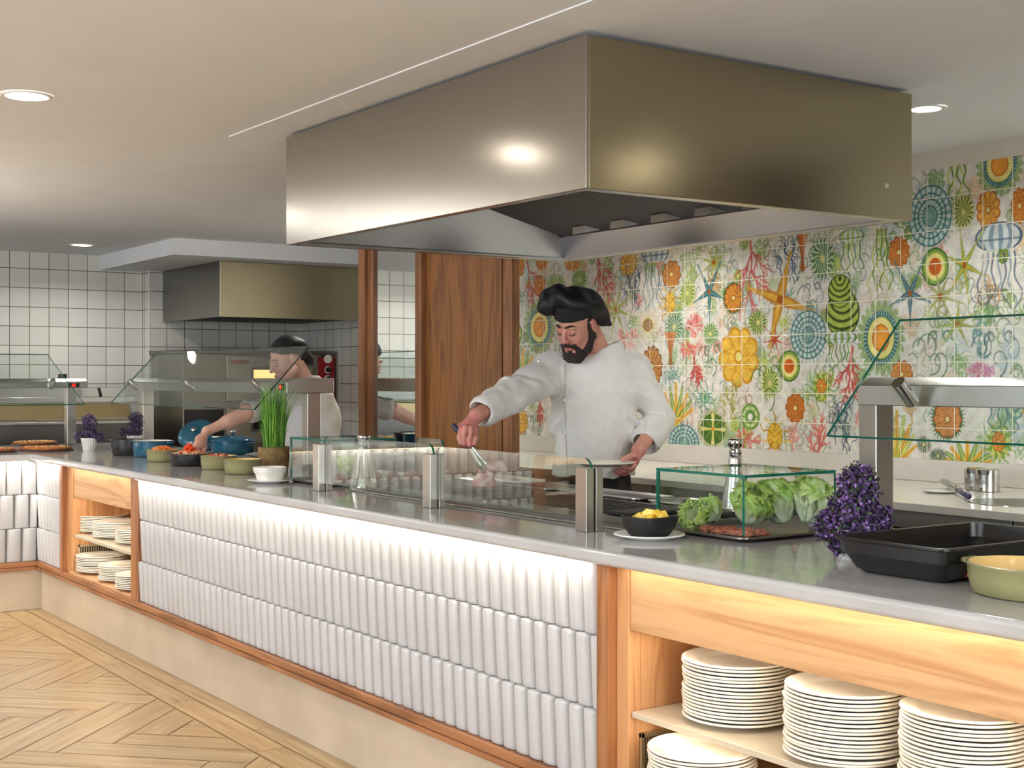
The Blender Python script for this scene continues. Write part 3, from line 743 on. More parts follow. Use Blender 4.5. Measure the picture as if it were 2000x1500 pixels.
# ================================================================ heat-lamp gantries with slanted sneeze guards
def standoff(mb, p, n, L=.05, r=.018):
    p = np.array(p); n = np.array(n); mb.tube([p-n*.004, p+n*L], r, 16)
def gantry(x0, x1, yp, label, posts, knobs, glass_x, rear=True, switch=None, edge_dark=False):
    t = thing('heated_gantry', label, 'food warmer', ((x0+x1)/2, yp, CT))
    bar = MB()
    # bar profile: flat face below, bevelled face above
    prof = [(yp-.15, 1.296), (yp-.15, 1.352), (yp-.10, 1.374), (yp+.12, 1.374), (yp+.12, 1.296)]
    bar.extrude([(x0, y, z) for y, z in prof][::-1], (x1-x0, 0, 0))
    obj('lamp_bar', bar, M['steel_x'], t, bevel=.003)
    for xp in posts:
        obj('post', MB().box(xp-.0, xp+.065, yp-.04, yp+.035, CT+.004, 1.296), M['steel_z'], t, bevel=.003)
        obj('foot_plate', MB().box(xp-.02, xp+.085, yp-.06, yp+.055, CT+.0003, CT+.004), M['steel_x'], t)
    # slanted pane
    gx0, gx1 = glass_x
    lo, hi = np.array([yp-.35, 1.214]), np.array([yp-.053, 1.532])
    d_ = (hi-lo)/np.linalg.norm(hi-lo); nrm = np.array([-d_[1], d_[0]])
    th_ = .008
    def P(x, q, s): v = lo + (hi-lo)*q + nrm*s; return (x, v[0], v[1])
    gl = MB().add([P(gx0,0,0),P(gx1,0,0),P(gx1,1,0),P(gx0,1,0),P(gx0,0,th_),P(gx1,0,th_),P(gx1,1,th_),P(gx0,1,th_)],
                  [(0,3,2,1),(4,5,6,7)], 0)
    gl.f += [(0,1,5,4),(1,2,6,5),(2,3,7,6),(3,0,4,7)]; gl.m += [1,2 if edge_dark else 1,1,1]
    obj('glass_pane', gl, [M['glass_thin'], M['glass_edge'], M['glass_edge_dark']], t)
    kb = np.array([0, -nrm[0]*-1, 0])
    for kx in knobs:
        q = .42
        p = P(kx, q, th_); p2 = P(kx, q, -.055)
        m2 = MB().tube([P(kx,q,-.06), P(kx,q,th_+.012)], .019, 18)
        obj('glass_clamp', m2, M['chrome'], t, auto=40)
    if switch:
        obj('switch_plate', MB().box(switch, switch+.06, yp-.156, yp-.15, 1.31, 1.345), M['black_gloss'], t)
        obj('red_switch', MB().box(switch+.012, switch+.036, yp-.160, yp-.156, 1.316, 1.339), emit('red_lamp', (225,40,25), .9), t, bevel=.002)
    return t
YP = 3.10
g_l = onY(498, 802, YP-.35)[0]; g_l0 = onY(217, 790, YP-.35)[0]
gantry(-8.80, -6.30, YP, 'steel heat lamp gantry with slanted glass over the left hot dishes', [onY(273,800,YP-.04)[0], onY(590,800,YP-.04)[0]],
       [onY(388,742,YP-.15)[0], onY(278,742,YP-.15)[0], onY(523,746,YP-.15)[0]], (g_l0, g_l), switch=onY(546,760,YP-.15)[0], edge_dark=True)
YQ = 3.10
q0 = onY(1617, 852, YQ-.35)[0]
gantry(onY(1675,770,YQ-.15)[0], -.4, YQ, 'steel heat lamp gantry with slanted glass at the right over the black trays', [onY(1677,800,YQ-.04)[0], -.9],
       [onY(1797,735,YQ-.15)[0], -1.2], (q0, -.3))
# gantry on the left leg (faces the room, runs along y)
t = thing('heated_gantry', 'steel heat lamp gantry with red switch behind the pizzas', 'food warmer', (-9.15, 1.8, CT))
gy1 = onX(172,745,-9.0)[1]; ga = -.2
prof = [(-9.0,1.31),(-9.0,1.345),(-9.04,1.372),(-9.28,1.372),(-9.28,1.31)]
obj('lamp_bar', MB().extrude([(x, ga, z) for x, z in prof], (0, gy1-ga, 0)), M['steel_y'], t, bevel=.003)
for yy in (gy1-.10, ga+.1):
    obj('post', MB().box(-9.2,-9.13, yy, yy+.06, CT+.0005, 1.31), M['steel_z'], t, bevel=.003)
yy = onX(143,757,-9.0)[1]
obj('switch_plate', MB().box(-9.0,-8.994, yy-.035, yy+.04, 1.314, 1.342), M['black_gloss'], t)
obj('red_switch', MB().box(-8.994,-8.990, yy-.012, yy+.014, 1.318, 1.338), emit('red_lamp2', (225,40,25), .9), t, bevel=.002)
obj('dial', MB().lathe([(0,0),(.028,0),(.028,.03),(0,.03)], (-9.1, onX(122,738,-9.1)[1], 1.372), seg=20), M['black_gloss'], t, auto=40)
lo, hi = np.array([-8.78,1.20]), np.array([-9.2,1.53]); dd = (hi-lo)/np.linalg.norm(hi-lo); nn = np.array([dd[1], -dd[0]])
gy = onX(165,787,-8.78)[1]
def P(y, q, s): v = lo+(hi-lo)*q+nn*s; return (v[0], y, v[1])
gl = MB(); gl.add([P(ga,0,0),P(gy,0,0),P(gy-.12,1,0),P(ga,1,0),P(ga,0,.008),P(gy,0,.008),P(gy-.12,1,.008),P(ga,1,.008)], [(0,1,2,3),(4,7,6,5)])
gl.f += [(0,4,5,1),(1,5,6,2),(2,6,7,3),(3,7,4,0)]; gl.m += [1,1,1,1]
obj('glass_pane', gl, [M['glass_thin'], M['glass_edge']], t)
obj('glass_clamp', MB().tube([P(onX(100,745,-9.0)[1],.45,-.05), P(onX(100,745,-9.0)[1],.45,.02)], .018, 16), M['chrome'], t, auto=40)

# ================================================================ low glass screens on steel posts (grill guard)
GY = 2.386
def post(px, label, slot=True):
    x1_ = onZ(px, 1000, CT)
    x = onY(px, 900, GY)[0]
    t = thing('guard_post', label, 'post', (x-.025, GY+.03, CT))
    zt = 1.110
    obj('front_profile', MB().box(x-.052, x, GY, GY+.028, CT+.0005, zt), M['steel_z'], t, bevel=.0015)
    obj('rear_profile', MB().box(x-.052, x, GY+.036, GY+.062, CT+.0005, zt), M['steel_z'], t, bevel=.0015)
    obj('core', MB().box(x-.050, x-.012, GY+.028, GY+.036, CT+.0005, zt-.003), M['black_gloss'], t)
    return x
xa = post(1145, 'steel guard post nearest the black fruit bowl'); xb = post(840, 'middle steel guard post in front of the grill'); xc = post(622, 'left steel guard post beside the chive pot')
def rounded_pane(name, x0, x1, y, z0, z1, r, label, th=.008):
    pts = []
    for cx, a0 in ((x0+r, 180), (x1-r, 90)):
        for k in range(9):
            a = R(a0-90*k/8); pts.append((cx+r*math.cos(a), y, z1-r+r*math.sin(a)))
    pts = [(x0, y, z0)] + pts + [(x1, y, z0)]
    n = len(pts); mb = MB()
    mb.add(pts + [(p[0], y+th, p[2]) for p in pts], [tuple(range(n)), tuple(range(2*n-1, n-1, -1))], 0)
    for i in range(n): mb.f.append((i, n+i, n+(i+1)%n, (i+1)%n)); mb.m.append(1)
    o = obj(name, mb, [M['glass'], M['glass_edge']]); return tag(o, label, 'glass screen')
rounded_pane('glass_screen', xb-.010, xa-.014, GY+.028, CT+.03, 1.137, .035, 'right low glass screen with rounded corners in front of the grill')
rounded_pane('glass_screen', xc-.010, xb-.058+.03, GY+.028, CT+.03, 1.143, .035, 'left low glass screen between the two far guard posts')
# rear glass screen of the grill, only its rounded upper corner shows
rounded_pane('glass_screen', -5.1, onY(865,860,3.0)[0], 3.0, CT+.01, onY(865,858,3.0)[2], .035, 'rear glass screen behind the left part of the grill')

def glass_cover(x0, x1, y0, y1, z0, z1, label, th=.008):
    t = thing('glass_food_cover', label, 'glass cover', ((x0+x1)/2, (y0+y1)/2, z0))
    def pane(a, b_, thin):
        mb = MB().box(a[0], b_[0], a[1], b_[1], a[2], b_[2])
        mb.m = [0 if i in thin else 1 for i in range(6)]
        obj('pane', mb, [M['glass_thin'], M['glass_edge']], t)
    pane((x0,y0,z1-th),(x1,y1,z1),(0,1))
    pane((x0+th,y0,z0),(x1-th,y0+th,z1-th-.0005),(2,4))
    pane((x0,y0,z0),(x0+th-.0005,y1,z1-th-.0005),(3,5))
    pane((x1-th+.0005,y0,z0),(x1,y1,z1-th-.0005),(3,5))
    return t
# ================================================================ grill with pans behind the low glass
GX0, GX1 = -4.80, -3.02
t = thing('charcoal_grill', 'long drop-in grill with black bars behind the low glass', 'grill', ((GX0+GX1)/2, 2.75, CT))
obj('frame_plate', MB().box(GX0, GX1, 2.50, 3.17, CT+.0004, CT+.006), M['steel_x'], t, bevel=.002)
obj('fire_bed', MB().box(GX0+.08, GX1-.12, 2.60, 2.92, CT+.006, CT+.012), M['iron'], t)
fr = MB().box(GX0+.05, GX1-.10, 2.575, 2.60, CT+.006, CT+.028).box(GX0+.05, GX1-.10, 2.92, 2.94, CT+.006, CT+.028).box(GX0+.05,GX0+.08,2.60,2.92,CT+.006,CT+.028).box(GX1-.13,GX1-.10,2.60,2.92,CT+.006,CT+.028)
obj('grate_frame', fr, M['dark_steel'], t, bevel=.002)
for i in range(46):
    x = GX0+.10+i*.0335
    obj('grate_bar', MB().box(x, x+.014, 2.605, 2.915, CT+.018, CT+.030), M['iron'] if i > 14 else M['dark_steel'], t, bevel=.002)
obj('end_block', MB().box(GX1-.22, GX1-.11, 2.585, 2.93, CT+.029, CT+.040), M['black_matt'], t, bevel=.003)
# gastronorm pans on the staff side
def gnpan(x0, x1, y0, y1, z, depth, m_, name, label, cat='pan', rim=.012, inset=.02, th=.003, step=True, grp=None):
    mb = MB()
    def ring(x0,x1,y0,y1,z,r,n=5):
        P_ = []
        for cx, cy, a0 in ((x1-r,y1-r,0),(x0+r,y1-r,90),(x0+r,y0+r,180),(x1-r,y0+r,270)):
            for k in range(n): a = R(a0+90*k/(n-1)); P_.append((cx+r*math.cos(a), cy+r*math.sin(a), z))
        return P_
    def sh(a, z, r): return ring(x0+a, x1-a, y0+a, y1-a, z, r)
    zb = z-depth
    L = [sh(.003, z-.008, .03), sh(0, z-.006, .032), sh(0, z-.001, .032), sh(.003, z, .032), sh(rim, z-.001, .03)]
    if step: L += [sh(rim+.004, z-depth*.42, .03), sh(rim+.010, z-depth*.47, .03)]
    L += [sh(rim+inset*.8, zb+.012, .028), sh(rim+inset+.012, zb+th, .02)]
    outer = [sh(rim-.004, z-.008, .03)]
    if step: outer += [sh(rim-.001, z-depth*.45, .03), sh(rim+.006, z-depth*.50, .03)]
    outer += [sh(rim+inset*.8-.003, zb+.010, .03), sh(rim+inset+.010, zb, .02)]
    n = len(L[0]); allr = outer[::-1] + L; vs = [p for r_ in allr for p in r_]; fs = []
    for j in range(len(allr)-1):
        for k in range(n): fs.append((j*n+k, j*n+(k+1)%n, (j+1)*n+(k+1)%n, (j+1)*n+k))
    fs.append(tuple(range(n))[::-1]); fs.append(tuple((len(allr)-1)*n+k for k in range(n)))
    mb.add(vs, fs)
    o = obj(name, mb, m_, smooth=False, auto=50); return tag(o, label, cat, grp)
pan_m = mat('bright_pan_steel', (205,205,202), .22, 1.0)
gnpan(-3.50,-3.05,2.96,3.15,CT+.035,.028,pan_m,'steel_pan','shallow steel pan behind the grill beside the chef','pan',step=False)
gnpan(-4.02,-3.54,2.96,3.15,CT+.035,.028,pan_m,'steel_pan','shallow steel pan behind the middle of the grill','pan',step=False)
gnpan(-4.78,-4.06,2.96,3.15,CT+.035,.028,pan_m,'steel_pan','wide steel pan behind the left end of the grill','pan',step=False)
o = obj('cutting_board', MB().box(-4.62,-4.30,2.98,3.13,CT+.0362,CT+.048), M['white_china'], bevel=.003); tag(o, 'white board lying on the wide steel pan behind the grill', 'board')

# ================================================================ glass covers with trays, lettuce and meat
CX0, CX1, CYa, CYb = -3.00, -2.635, 2.585, 2.945
o = gnpan(CX0-.02, CX1+.015, CYa-.015, 3.13, CT+.0162, .0158, mat('tray_dark_steel', (120,114,108), .35, .8), 'display_tray', 'shallow dark steel tray carrying lettuce, meat and fish under the right glass cover', 'tray', rim=.01, inset=.006, step=False)
glass_cover(CX0, CX1, CYa, CYb, CT+.018, 1.109, 'clear glass food cover with green edges over lettuce and raw meat at right')
LX0, LX1 = onY(566, 900, 2.52)[0], onY(642, 900, 2.52)[0]
LYb = onX(775, 857, LX1)[1]
gnpan(LX0-.015, LX1+.03, 2.50, LYb+.03, CT+.0152, .0148, mat('tray_dark_steel2', (130,126,120), .35, .8), 'display_tray', 'steel tray with lettuce and meat under the left glass cover', 'tray', rim=.01, inset=.006, step=False)
glass_cover(LX0, LX1, 2.52, LYb, CT+.017, 1.118, 'clear glass food cover with green edges beside the chive pot')

m_leaf, nt, b = newmat('lettuce_leaf'); at = N(nt, 'ShaderNodeAttribute'); at.attribute_name = 'paint'
nt.links.new(at.outputs['Color'], b.inputs['Base Color']); b.inputs['Roughness'].default_value = .4
b.inputs['Subsurface Weight'].default_value = .15; b.inputs['Subsurface Scale'].default_value = .02
def colored(name, vs, fs, cols, m_, parent=None, smooth=True):
    me = bpy.data.meshes.new(name); me.from_pydata(vs, [], fs); me.materials.append(m_)
    a = me.attributes.new('paint', 'FLOAT_COLOR', 'POINT'); a.data.foreach_set('color', np.array(cols, 'f').ravel())
    if smooth: me.polygons.foreach_set('use_smooth', [True]*len(me.polygons))
    o = bpy.data.objects.new(name, me); COL.objects.link(o)
    if parent: o.parent = parent
    return o
def lettuce(loc, L, W, lean, rz, label, nleaf=9, white=.5, seed=1, pale=0.0):
    rr = random.Random(seed); vs, fs, cols = [], [], []
    for q in range(nleaf):
        ang = 2*math.pi*q/nleaf + rr.uniform(-.3,.3); ring = q/nleaf
        l = L*rr.uniform(.82,1.0); w_ = W*rr.uniform(.75,1.0); NU, NV = 14, 16; ph = rr.uniform(0,6)
        base = len(vs)
        for j in range(NV+1):
            v = j/NV
            for i in range(NU+1):
                u = -1+2*i/NU
                wid = w_*(.28+.72*math.sin(min(1,v*1.15)*math.pi*.62))*(1-.25*v**6)
                rad = W*.16 + W*.38*math.sin(v*math.pi*.55) + .12*W*ring
                ruff = (abs(u)**2*.5+.6*v**2)*W*.26*math.sin(11*v+8*u+ph+q)*(.3+v) + W*.10*math.sin(21*u+ph+9*v)*v
                x = rad + ruff - .35*w_*u*u*(.4+.6*v)
                y = u*wid
                z = l*v - .10*l*u*u*v + .03*L*math.sin(12*u+ph)*v**3
                x += W*.55*max(0, v-.7)*math.sin(5*u+ph); z -= W*.25*max(0,v-.8)*(1+math.sin(9*u+ph))
                cx_, sx_ = math.cos(ang), math.sin(ang)
                vs.append((x*cx_-y*sx_, x*sx_+y*cx_, z))
                g = min(1, max(0, (v-white*.8)*2.2 + abs(u)*.75 - .15)); g = g*g*(3-2*g)
                vein = .5+.5*math.cos(u*26+v*8)
                c0 = lin((236,240,206)); c1 = lin((164,200,74)) if (q+int(ph))%3 else lin((192,214,96))
                t_ = g*(.78+.22*vein); s_ = rr.uniform(.93,1.05)
                cols.append((*(max(0,min(1,(c0[k]*(1-t_)+c1[k]*t_)*s_)) for k in range(3)), 1))
        for j in range(NV):
            for i in range(NU): a = base+j*(NU+1)+i; fs.append((a, a+1, a+NU+2, a+NU+1))
    o = colored('lettuce_head', vs, fs, cols, m_leaf)
    so = o.modifiers.new('thick', 'SOLIDIFY'); so.thickness = .0012
    o.location = loc; o.rotation_euler = (lean[0], lean[1], rz)
    return tag(o, label, 'lettuce')
TZ = CT+.0052
ZT = CT+.0045
lettuce((-2.728,2.93,ZT+.020),.142,.070,(R(-14),R(4),0),R(10),'pale romaine lettuce head standing at the right back under the right glass cover',seed=3,white=.75)
lettuce((-2.785,2.885,ZT+.018),.140,.070,(R(-10),R(-6),0),R(80),'romaine lettuce head standing in the middle of the right glass cover',seed=4,white=.65)
lettuce((-2.83,2.785,ZT+.020),.120,.070,(R(14),R(-10),0),R(140),'green lettuce head leaning forward behind the sliced meat',seed=5,white=.45)
lettuce((-2.885,2.83,ZT+.022),.100,.062,(R(10),R(-32),0),R(200),'curly green lettuce head at the left back of the right glass cover',seed=6,white=.3)
lettuce((-2.92,2.68,ZT+.028),.070,.052,(R(60),R(-10),0),R(30),'small lettuce piece lying at the front left of the right glass cover',seed=7,white=.3,nleaf=7)
lettuce((-2.935,2.77,ZT+.028),.068,.050,(R(30),R(-50),0),R(-30),'small lettuce piece lying at the far left corner of the right glass cover',seed=8,white=.25,nleaf=7)
for i, (yy, s) in enumerate([(2.70,.9),(2.86,1.0),(3.02,1.05),(3.16,1.0),(3.08,.9)]):
    if yy > LYb-.03: continue
    lettuce((LX1-.16+.03*(i%2), yy, ZT+.016), .11*s, .062, (R(6*(i%3-1)), R(5), 0), i, ['first','second','third','fourth','fifth'][i]+' green lettuce head from the front under the left glass cover', seed=20+i, white=.45)
# meat slices: folded lumpy sheets
def blob(name, loc, r, label, cat, c1, c2, seed=0, flat=.35, rough=.35, group=None, rz=0, squash=1.6, amp=.22, kind=None, parent=None):
    rr = random.Random(seed); vs, fs, cols = [], [], []
    nu, nv = 24, 12; ph = [rr.uniform(0,6) for _ in range(6)]
    a1, a2 = lin(c1), lin(c2)
    for j in range(nv+1):
        p = math.pi*j/nv
        for i in range(nu):
            q = 2*math.pi*i/nu
            d = (math.sin(p)*math.cos(q), math.sin(p)*math.sin(q), math.cos(p))
            k = 1+amp*(math.sin(3*q+ph[0])*math.sin(p)+.5*math.sin(5*q+4*p+ph[1])+.4*math.sin(7*p+2*q+ph[2]))
            x, y, z = d[0]*r*squash*k, d[1]*r*k, d[2]*r*flat*k
            vs.append((x*math.cos(rz)-y*math.sin(rz), x*math.sin(rz)+y*math.cos(rz), max(z, -r*flat*.6)+r*flat*.6))
            t_ = .5+.5*math.sin(6*q+5*p+ph[3])*math.sin(9*q*1.0+ph[4]); t_ = t_*t_
            cols.append((*(a1[k2]*(1-t_)+a2[k2]*t_ for k2 in range(3)), 1))
    for j in range(nv):
        for i in range(nu): fs.append((j*nu+i, j*nu+(i+1)%nu, (j+1)*nu+(i+1)%nu, (j+1)*nu+i)[::-1])
    key = 'attr%.2f' % rough
    if key not in M:
        m, nt, b = newmat(key); at = N(nt, 'ShaderNodeAttribute'); at.attribute_name = 'paint'
        nt.links.new(at.outputs['Color'], b.inputs['Base Color']); b.inputs['Roughness'].default_value = rough; M[key] = m
    o = colored(name, vs, fs, cols, M[key], parent); o.location = loc
    return tag(o, label, cat, group, kind) if label else o
ms = [(-2.86,2.65),(-2.82,2.655),(-2.785,2.64),(-2.745,2.65),(-2.705,2.655),(-2.80,2.69),(-2.74,2.695),(-2.69,2.70)]
for i, (x, y) in enumerate(ms):
    blob('meat_slice', (x, y, ZT+.001), .022, 'marbled red meat slice before the lettuce, %s in the right cover' % ['leftmost front','second front','middle front','fourth front','rightmost front','left back','middle back','right back'][i], 'meat', (176,78,56), (222,150,130), seed=30+i, flat=.55, group='sliced meat in front of the lettuce', rz=rnd.uniform(-.6,.6), squash=1.3)
for i, (x, y) in enumerate([(-2.70,2.99),(-2.66,3.03),(-2.64,2.98),(-2.72,3.05)]):
    blob('fish_fillet', (x, y, ZT+.001), .030, 'pale fish fillet on the open end of the tray, %s' % ['front one','right one','nearest the lettuce','rear one'][i], 'fish', (206,190,180), (232,222,214), seed=50+i, flat=.5, group='fish fillets on the right tray', rz=R(35+10*i), squash=2.0, amp=.12)
for i in range(7):
    blob('meat_cut', (LX1-.05-.012*(i%2), 2.60+i*.085, ZT+.001), .028, 'pinkish raw meat cut under the left glass cover, %s from the front' % ORD[i], 'meat', (170,96,100), (214,160,156), seed=70+i, flat=.9, group='pink meat cuts in the left cover', rz=i, squash=1.15)

# ================================================================ conical steel mills
def mill(p, h, rb, label):
    t = thing('pepper_mill', label, 'mill', p)
    obj('cone_body', MB().lathe([(rb,0),(rb,.004),(rb*.94,.02),(rb*.42,h*.74),(rb*.36,h*.80)], (0,0,.0003), seg=40), M['chrome_soft'], t, smooth=True, world=False)
    obj('neck', MB().lathe([(rb*.36,h*.80),(rb*.42,h*.83),(rb*.34,h*.87),(rb*.46,h*.92),(rb*.50,h*.97),(rb*.44,h),(0,h)], (0,0,.0005), seg=32), M['chrome'], t, smooth=True, world=False)
    return t
M['chrome_soft'] = mat('soft_chrome', (205,205,202), .16, 1.0)
p = onZ(1410, 1010, CT); mill((p[0], p[1]+.06, CT+.0002) if p[1] < 3.1 else (p[0], 3.1, CT+.0002), .25, .052, 'tall conical chrome mill behind the right glass cover')
p = onZ(790, 948, CT); print('mill2', p)
mill((-4.86, 2.62, CT), .215, .060, 'conical chrome mill beside the left glass cover in front of the mirror')

# ================================================================ bowls and dishes
def xy(px, py, z=CT): p = onZ(px, py, z); return p[0], p[1]
x, y = xy(1268, 1052)
o = obj('saucer_plate', MB().lathe([(0,0),(.06,0),(.064,.003),(.098,.011),(.101,.013),(.098,.0155),(.07,.007),(0,.0055)], seg=48), M['white_china'], smooth=True); o.location = (x, y, CT+.0003)
tag(o, 'white plate under the black bowl of pineapple', 'plate')
t = thing('fruit_bowl', 'black square bowl filled with pineapple pieces', 'bowl', (x, y, CT+.0063))
obj('bowl_shell', MB().lathe([(0,0),(.040,0),(.046,.004),(.060,.028),(.0655,.055),(.0655,.058),(.062,.058),(.056,.030),(.042,.010),(0,.008)], seg=48, sup=4.5), M['black_matt'], t, smooth=False, world=False, auto=50)
pine = [mat('pineapple', (238,206,80), .35, c2=(226,182,50), scale=60, bump=.2), mat('pineapple_pale', (240,224,130), .35, c2=(232,206,90), scale=60, bump=.2)]
for i, (dx, dy, dz, a) in enumerate([(-.028,-.02,.050,.2),(.0,-.03,.052,1.1),(.030,-.012,.054,2.0),(-.012,.012,.060,2.6),(.022,.022,.060,.7),(-.034,.020,.054,1.7),(.038,.006,.062,2.9),(.004,-.004,.066,.3)]):
    w_ = MB().extrude([(-.026,-.004,-.012),(.026,-.004,-.012),(.016,-.004,.016),(-.012,-.004,.014)][::-1], (0,.016,0))
    o = obj('pineapple_piece', w_, pine[i%2], bevel=.002); o.location = (x+dx, y+dy, CT+.0063+dz-.004); o.rotation_euler = (R(rnd.uniform(-30,30)), R(rnd.uniform(-25,25)), a)
    tag(o, 'yellow pineapple piece in the black bowl, %s' % ['front left','front centre','front right','back left','back right','far left','far right','topmost'][i], 'fruit', 'pineapple pieces in the black bowl')
x, y = xy(527, 943)
o = obj('saucer_plate', MB().lathe([(0,0),(.055,0),(.06,.003),(.094,.012),(.097,.014),(.094,.016),(.065,.007),(0,.0055)], seg=48), M['white_china'], smooth=True); o.location = (x, y, CT+.0003)
tag(o, 'white saucer under the small white bowl at the counter edge', 'plate')
o = obj('white_bowl', MB().lathe([(0,0),(.042,0),(.050,.004),(.056,.03),(.060,.036),(.064,.042),(.066,.062),(.062,.0625),(.058,.040),(.048,.01),(0,.008)], seg=48, sup=3.2), M['white_china'], auto=50); o.location = (x, y, CT+.0063)
tag(o, 'small white square bowl on a saucer beside the chive pot', 'bowl')
olive = mat('olive_glaze', (150,146,104), .22, var=.06)
cream_in = mat('cream_glaze', (226,196,126), .2, var=.05)
def dish(px, py, rx, ry, h, label, out=olive, inn=cream_in, rz=0, handles=False, seg=56, dx=0, dy=0, lipr=.006, handle_dirs=(0,180), name='serving_dish'):
    x, y = xy(px, py); x += dx; y += dy
    t = thing(name, label, 'dish', (x, y, CT+.0004), rz)
    q = ry/rx
    obj('dish_wall', MB().lathe([(rx*.86,0),(rx*.93,.004),(rx*.985,h*.5),(rx,h-.006),(rx+lipr*.5,h-.004),(rx+lipr*.5,h),(rx-.003,h+.001)], seg=seg, sy=q, cap=(1,0)), out, t, world=False, auto=60)
    obj('dish_inside', MB().lathe([(rx-.003,h+.001),(rx-.007,h-.003),(rx*.95,h*.5),(rx*.86,.008),(0,.007)], seg=seg, sy=q, cap=(0,0)), inn, t, world=False, auto=60)
    if handles:
        for a in handle_dirs:
            ca, sa = math.cos(R(a)), math.sin(R(a)); e = (rx*ca, ry*sa)
            obj('handle', MB().tube([(e[0]-.025*sa, e[1]+.025*ca, h-.008),(e[0]+.018*ca-.02*sa, e[1]+.018*sa+.02*ca, h-.006),(e[0]+.018*ca+.02*sa, e[1]+.018*sa-.02*ca, h-.006),(e[0]+.025*sa, e[1]-.025*ca, h-.008)], .006, 8), out, t, world=False, smooth=True)
    return t
# big olive casserole at the right edge of the frame
dish(2035, 1128, .145, .118, .064, 'olive green oval dish with cream inside at the right edge of the picture', handles=True, rz=R(0), handle_dirs=(180,0), dx=-1.655-onZ(2035,1128,CT)[0], dy=2.45-onZ(2035,1128,CT)[1])
dish(474, 925, .088, .088, .068, 'olive green dish nearest the chive pot', handles=False, seg=48)
dish(427, 916, .088, .088, .066, 'olive green dish with red and pale salad, second from the chive pot')
dish(318, 901, .098, .085, .062, 'olive green dish with shredded carrot beside the dark blue casserole')
black_en = mat('black_enamel', (34,34,36), .3, var=.1); blue_en = mat('blue_enamel', (36,96,120), .16, c2=(28,78,104), scale=4)
white_in = mat('white_enamel', (232,226,210), .2)
dish(372, 909, .105, .105, .062, 'black enamel pan with noodle salad in front of the woman', black_en, black_en, lipr=.03, rz=R(10))
dish(298, 892, .118, .105, .092, 'dark blue enamel casserole without lid', blue_en, white_in, lipr=.02, rz=R(30), handles=True, name='casserole')
dish(250, 893, .102, .098, .092, 'black enamel casserole left of the blue casserole', black_en, black_en, lipr=.02, rz=R(30), handles=True, name='casserole', dx=-.205, dy=.072)
t = dish(432, 888, .135, .12, .075, 'blue enamel casserole with its lid on, behind the dishes', blue_en, white_in, lipr=.02, rz=R(20), handles=True, name='casserole', dx=-.02, dy=.08)
ld = obj('lid', MB().lathe([(.142,0),(.142,.006),(.12,.018),(.07,.03),(0,.034)], (0,0,.077), seg=48, sy=.9), blue_en, t, world=False, smooth=True)
obj('lid_knob', MB().lathe([(.012,0),(.010,.012),(.022,.022),(.020,.03),(0,.032)], (0,0,.110), seg=20), M['chrome'], ld, world=False, smooth=True)
# leaning lid on the open casserole
x, y = xy(345, 885); 
t = thing('leaning_cover', 'blue enamel lid leaning upright on the open dark blue casserole', 'lid', (x-.02, y+.13, 1.035))
l_ = obj('lid_dome', MB().lathe([(.0,.0),(.105,.0),(.112,.004),(.108,.010),(.06,.022),(0,.028)], seg=40), blue_en, t, world=False, smooth=True)
obj('lid_knob', MB().lathe([(.010,.026),(.008,.036),(.018,.044),(.016,.052),(0,.054)], seg=16), M['chrome'], t, world=False, smooth=True)
t.rotation_euler = (R(8), R(48), R(-35))
# second blue pot partly hidden behind
dish(385, 880, .11, .10, .08, 'light blue enamel pot partly hidden behind the woman\'s hand', blue_en, white_in, lipr=.015, name='casserole', dy=.16, handles=True)

# food as uncountable heaps
def heap(name, cx, cy, z, rx, ry, n, cols, label, hgt=.02, L=.03, r=.0022, seed=1):
    rr = random.Random(seed); mbs = MB()
    mats_ = [mat('%s_%d' % (name, i), c, .45) for i, c in enumerate(cols)]
    for i in range(n):
        a, q = rr.uniform(0, 2*math.pi), math.sqrt(rr.random())
        x0, y0 = cx+rx*q*math.cos(a), cy+ry*q*math.sin(a); z0 = z+hgt*(1-q*q)*rr.uniform(.5,1)
        b_ = rr.uniform(0, 2*math.pi); l = L*rr.uniform(.5,1); c_ = rr.uniform(-.5,.5)
        pts = [(x0-l/2*math.cos(b_), y0-l/2*math.sin(b_), z0), (x0+l*.15*math.cos(b_+1.5), y0+l*.15*math.sin(b_+1.5), z0+l*.25), (x0+l/2*math.cos(b_), y0+l/2*math.sin(b_), z0+c_*l*.3)]
        mbs.tube(pts, r*rr.uniform(.7,1.2), 5, mi=rr.randrange(len(cols)))
    o = obj(name, mbs, mats_, smooth=True); return tag(o, label, 'food', kind='stuff')
x, y = xy(318, 901); heap('shredded_carrot', x, y, CT+.052, .075, .065, 260, [(232,120,30),(240,150,60),(238,196,140),(226,96,24)], 'shredded orange carrot filling the olive dish beside the blue casserole', .03)
MBx = MB().lathe([(0,.052),(.085,.05)], seg=24)
x, y = xy(372, 909); heap('noodle_salad', x, y, CT+.052, .095, .095, 320, [(236,214,172),(240,226,196),(230,160,90),(222,70,40)], 'pale noodle salad with orange bits filling the black pan', .024, .035, .002, 2)
heap('red_garnish', x+.01, y-.01, CT+.072, .026, .026, 90, [(240,70,20),(250,96,30)], 'bright orange red garnish under the woman\'s fingers', .04, .026, .003, 3)
x, y = xy(427, 916); heap('mixed_salad', x, y, CT+.045, .07, .07, 200, [(236,214,172),(214,60,40),(240,226,196),(222,110,60)], 'red and pale salad filling the second olive dish', .03, .03, .0025, 4)
x, y = xy(474, 925); heap('chopped_salad', x, y, CT+.040, .07, .07, 120, [(222,190,140),(214,170,110)], 'pale chopped salad low in the olive dish nearest the chive pot', .01, .03, .0025, 5)
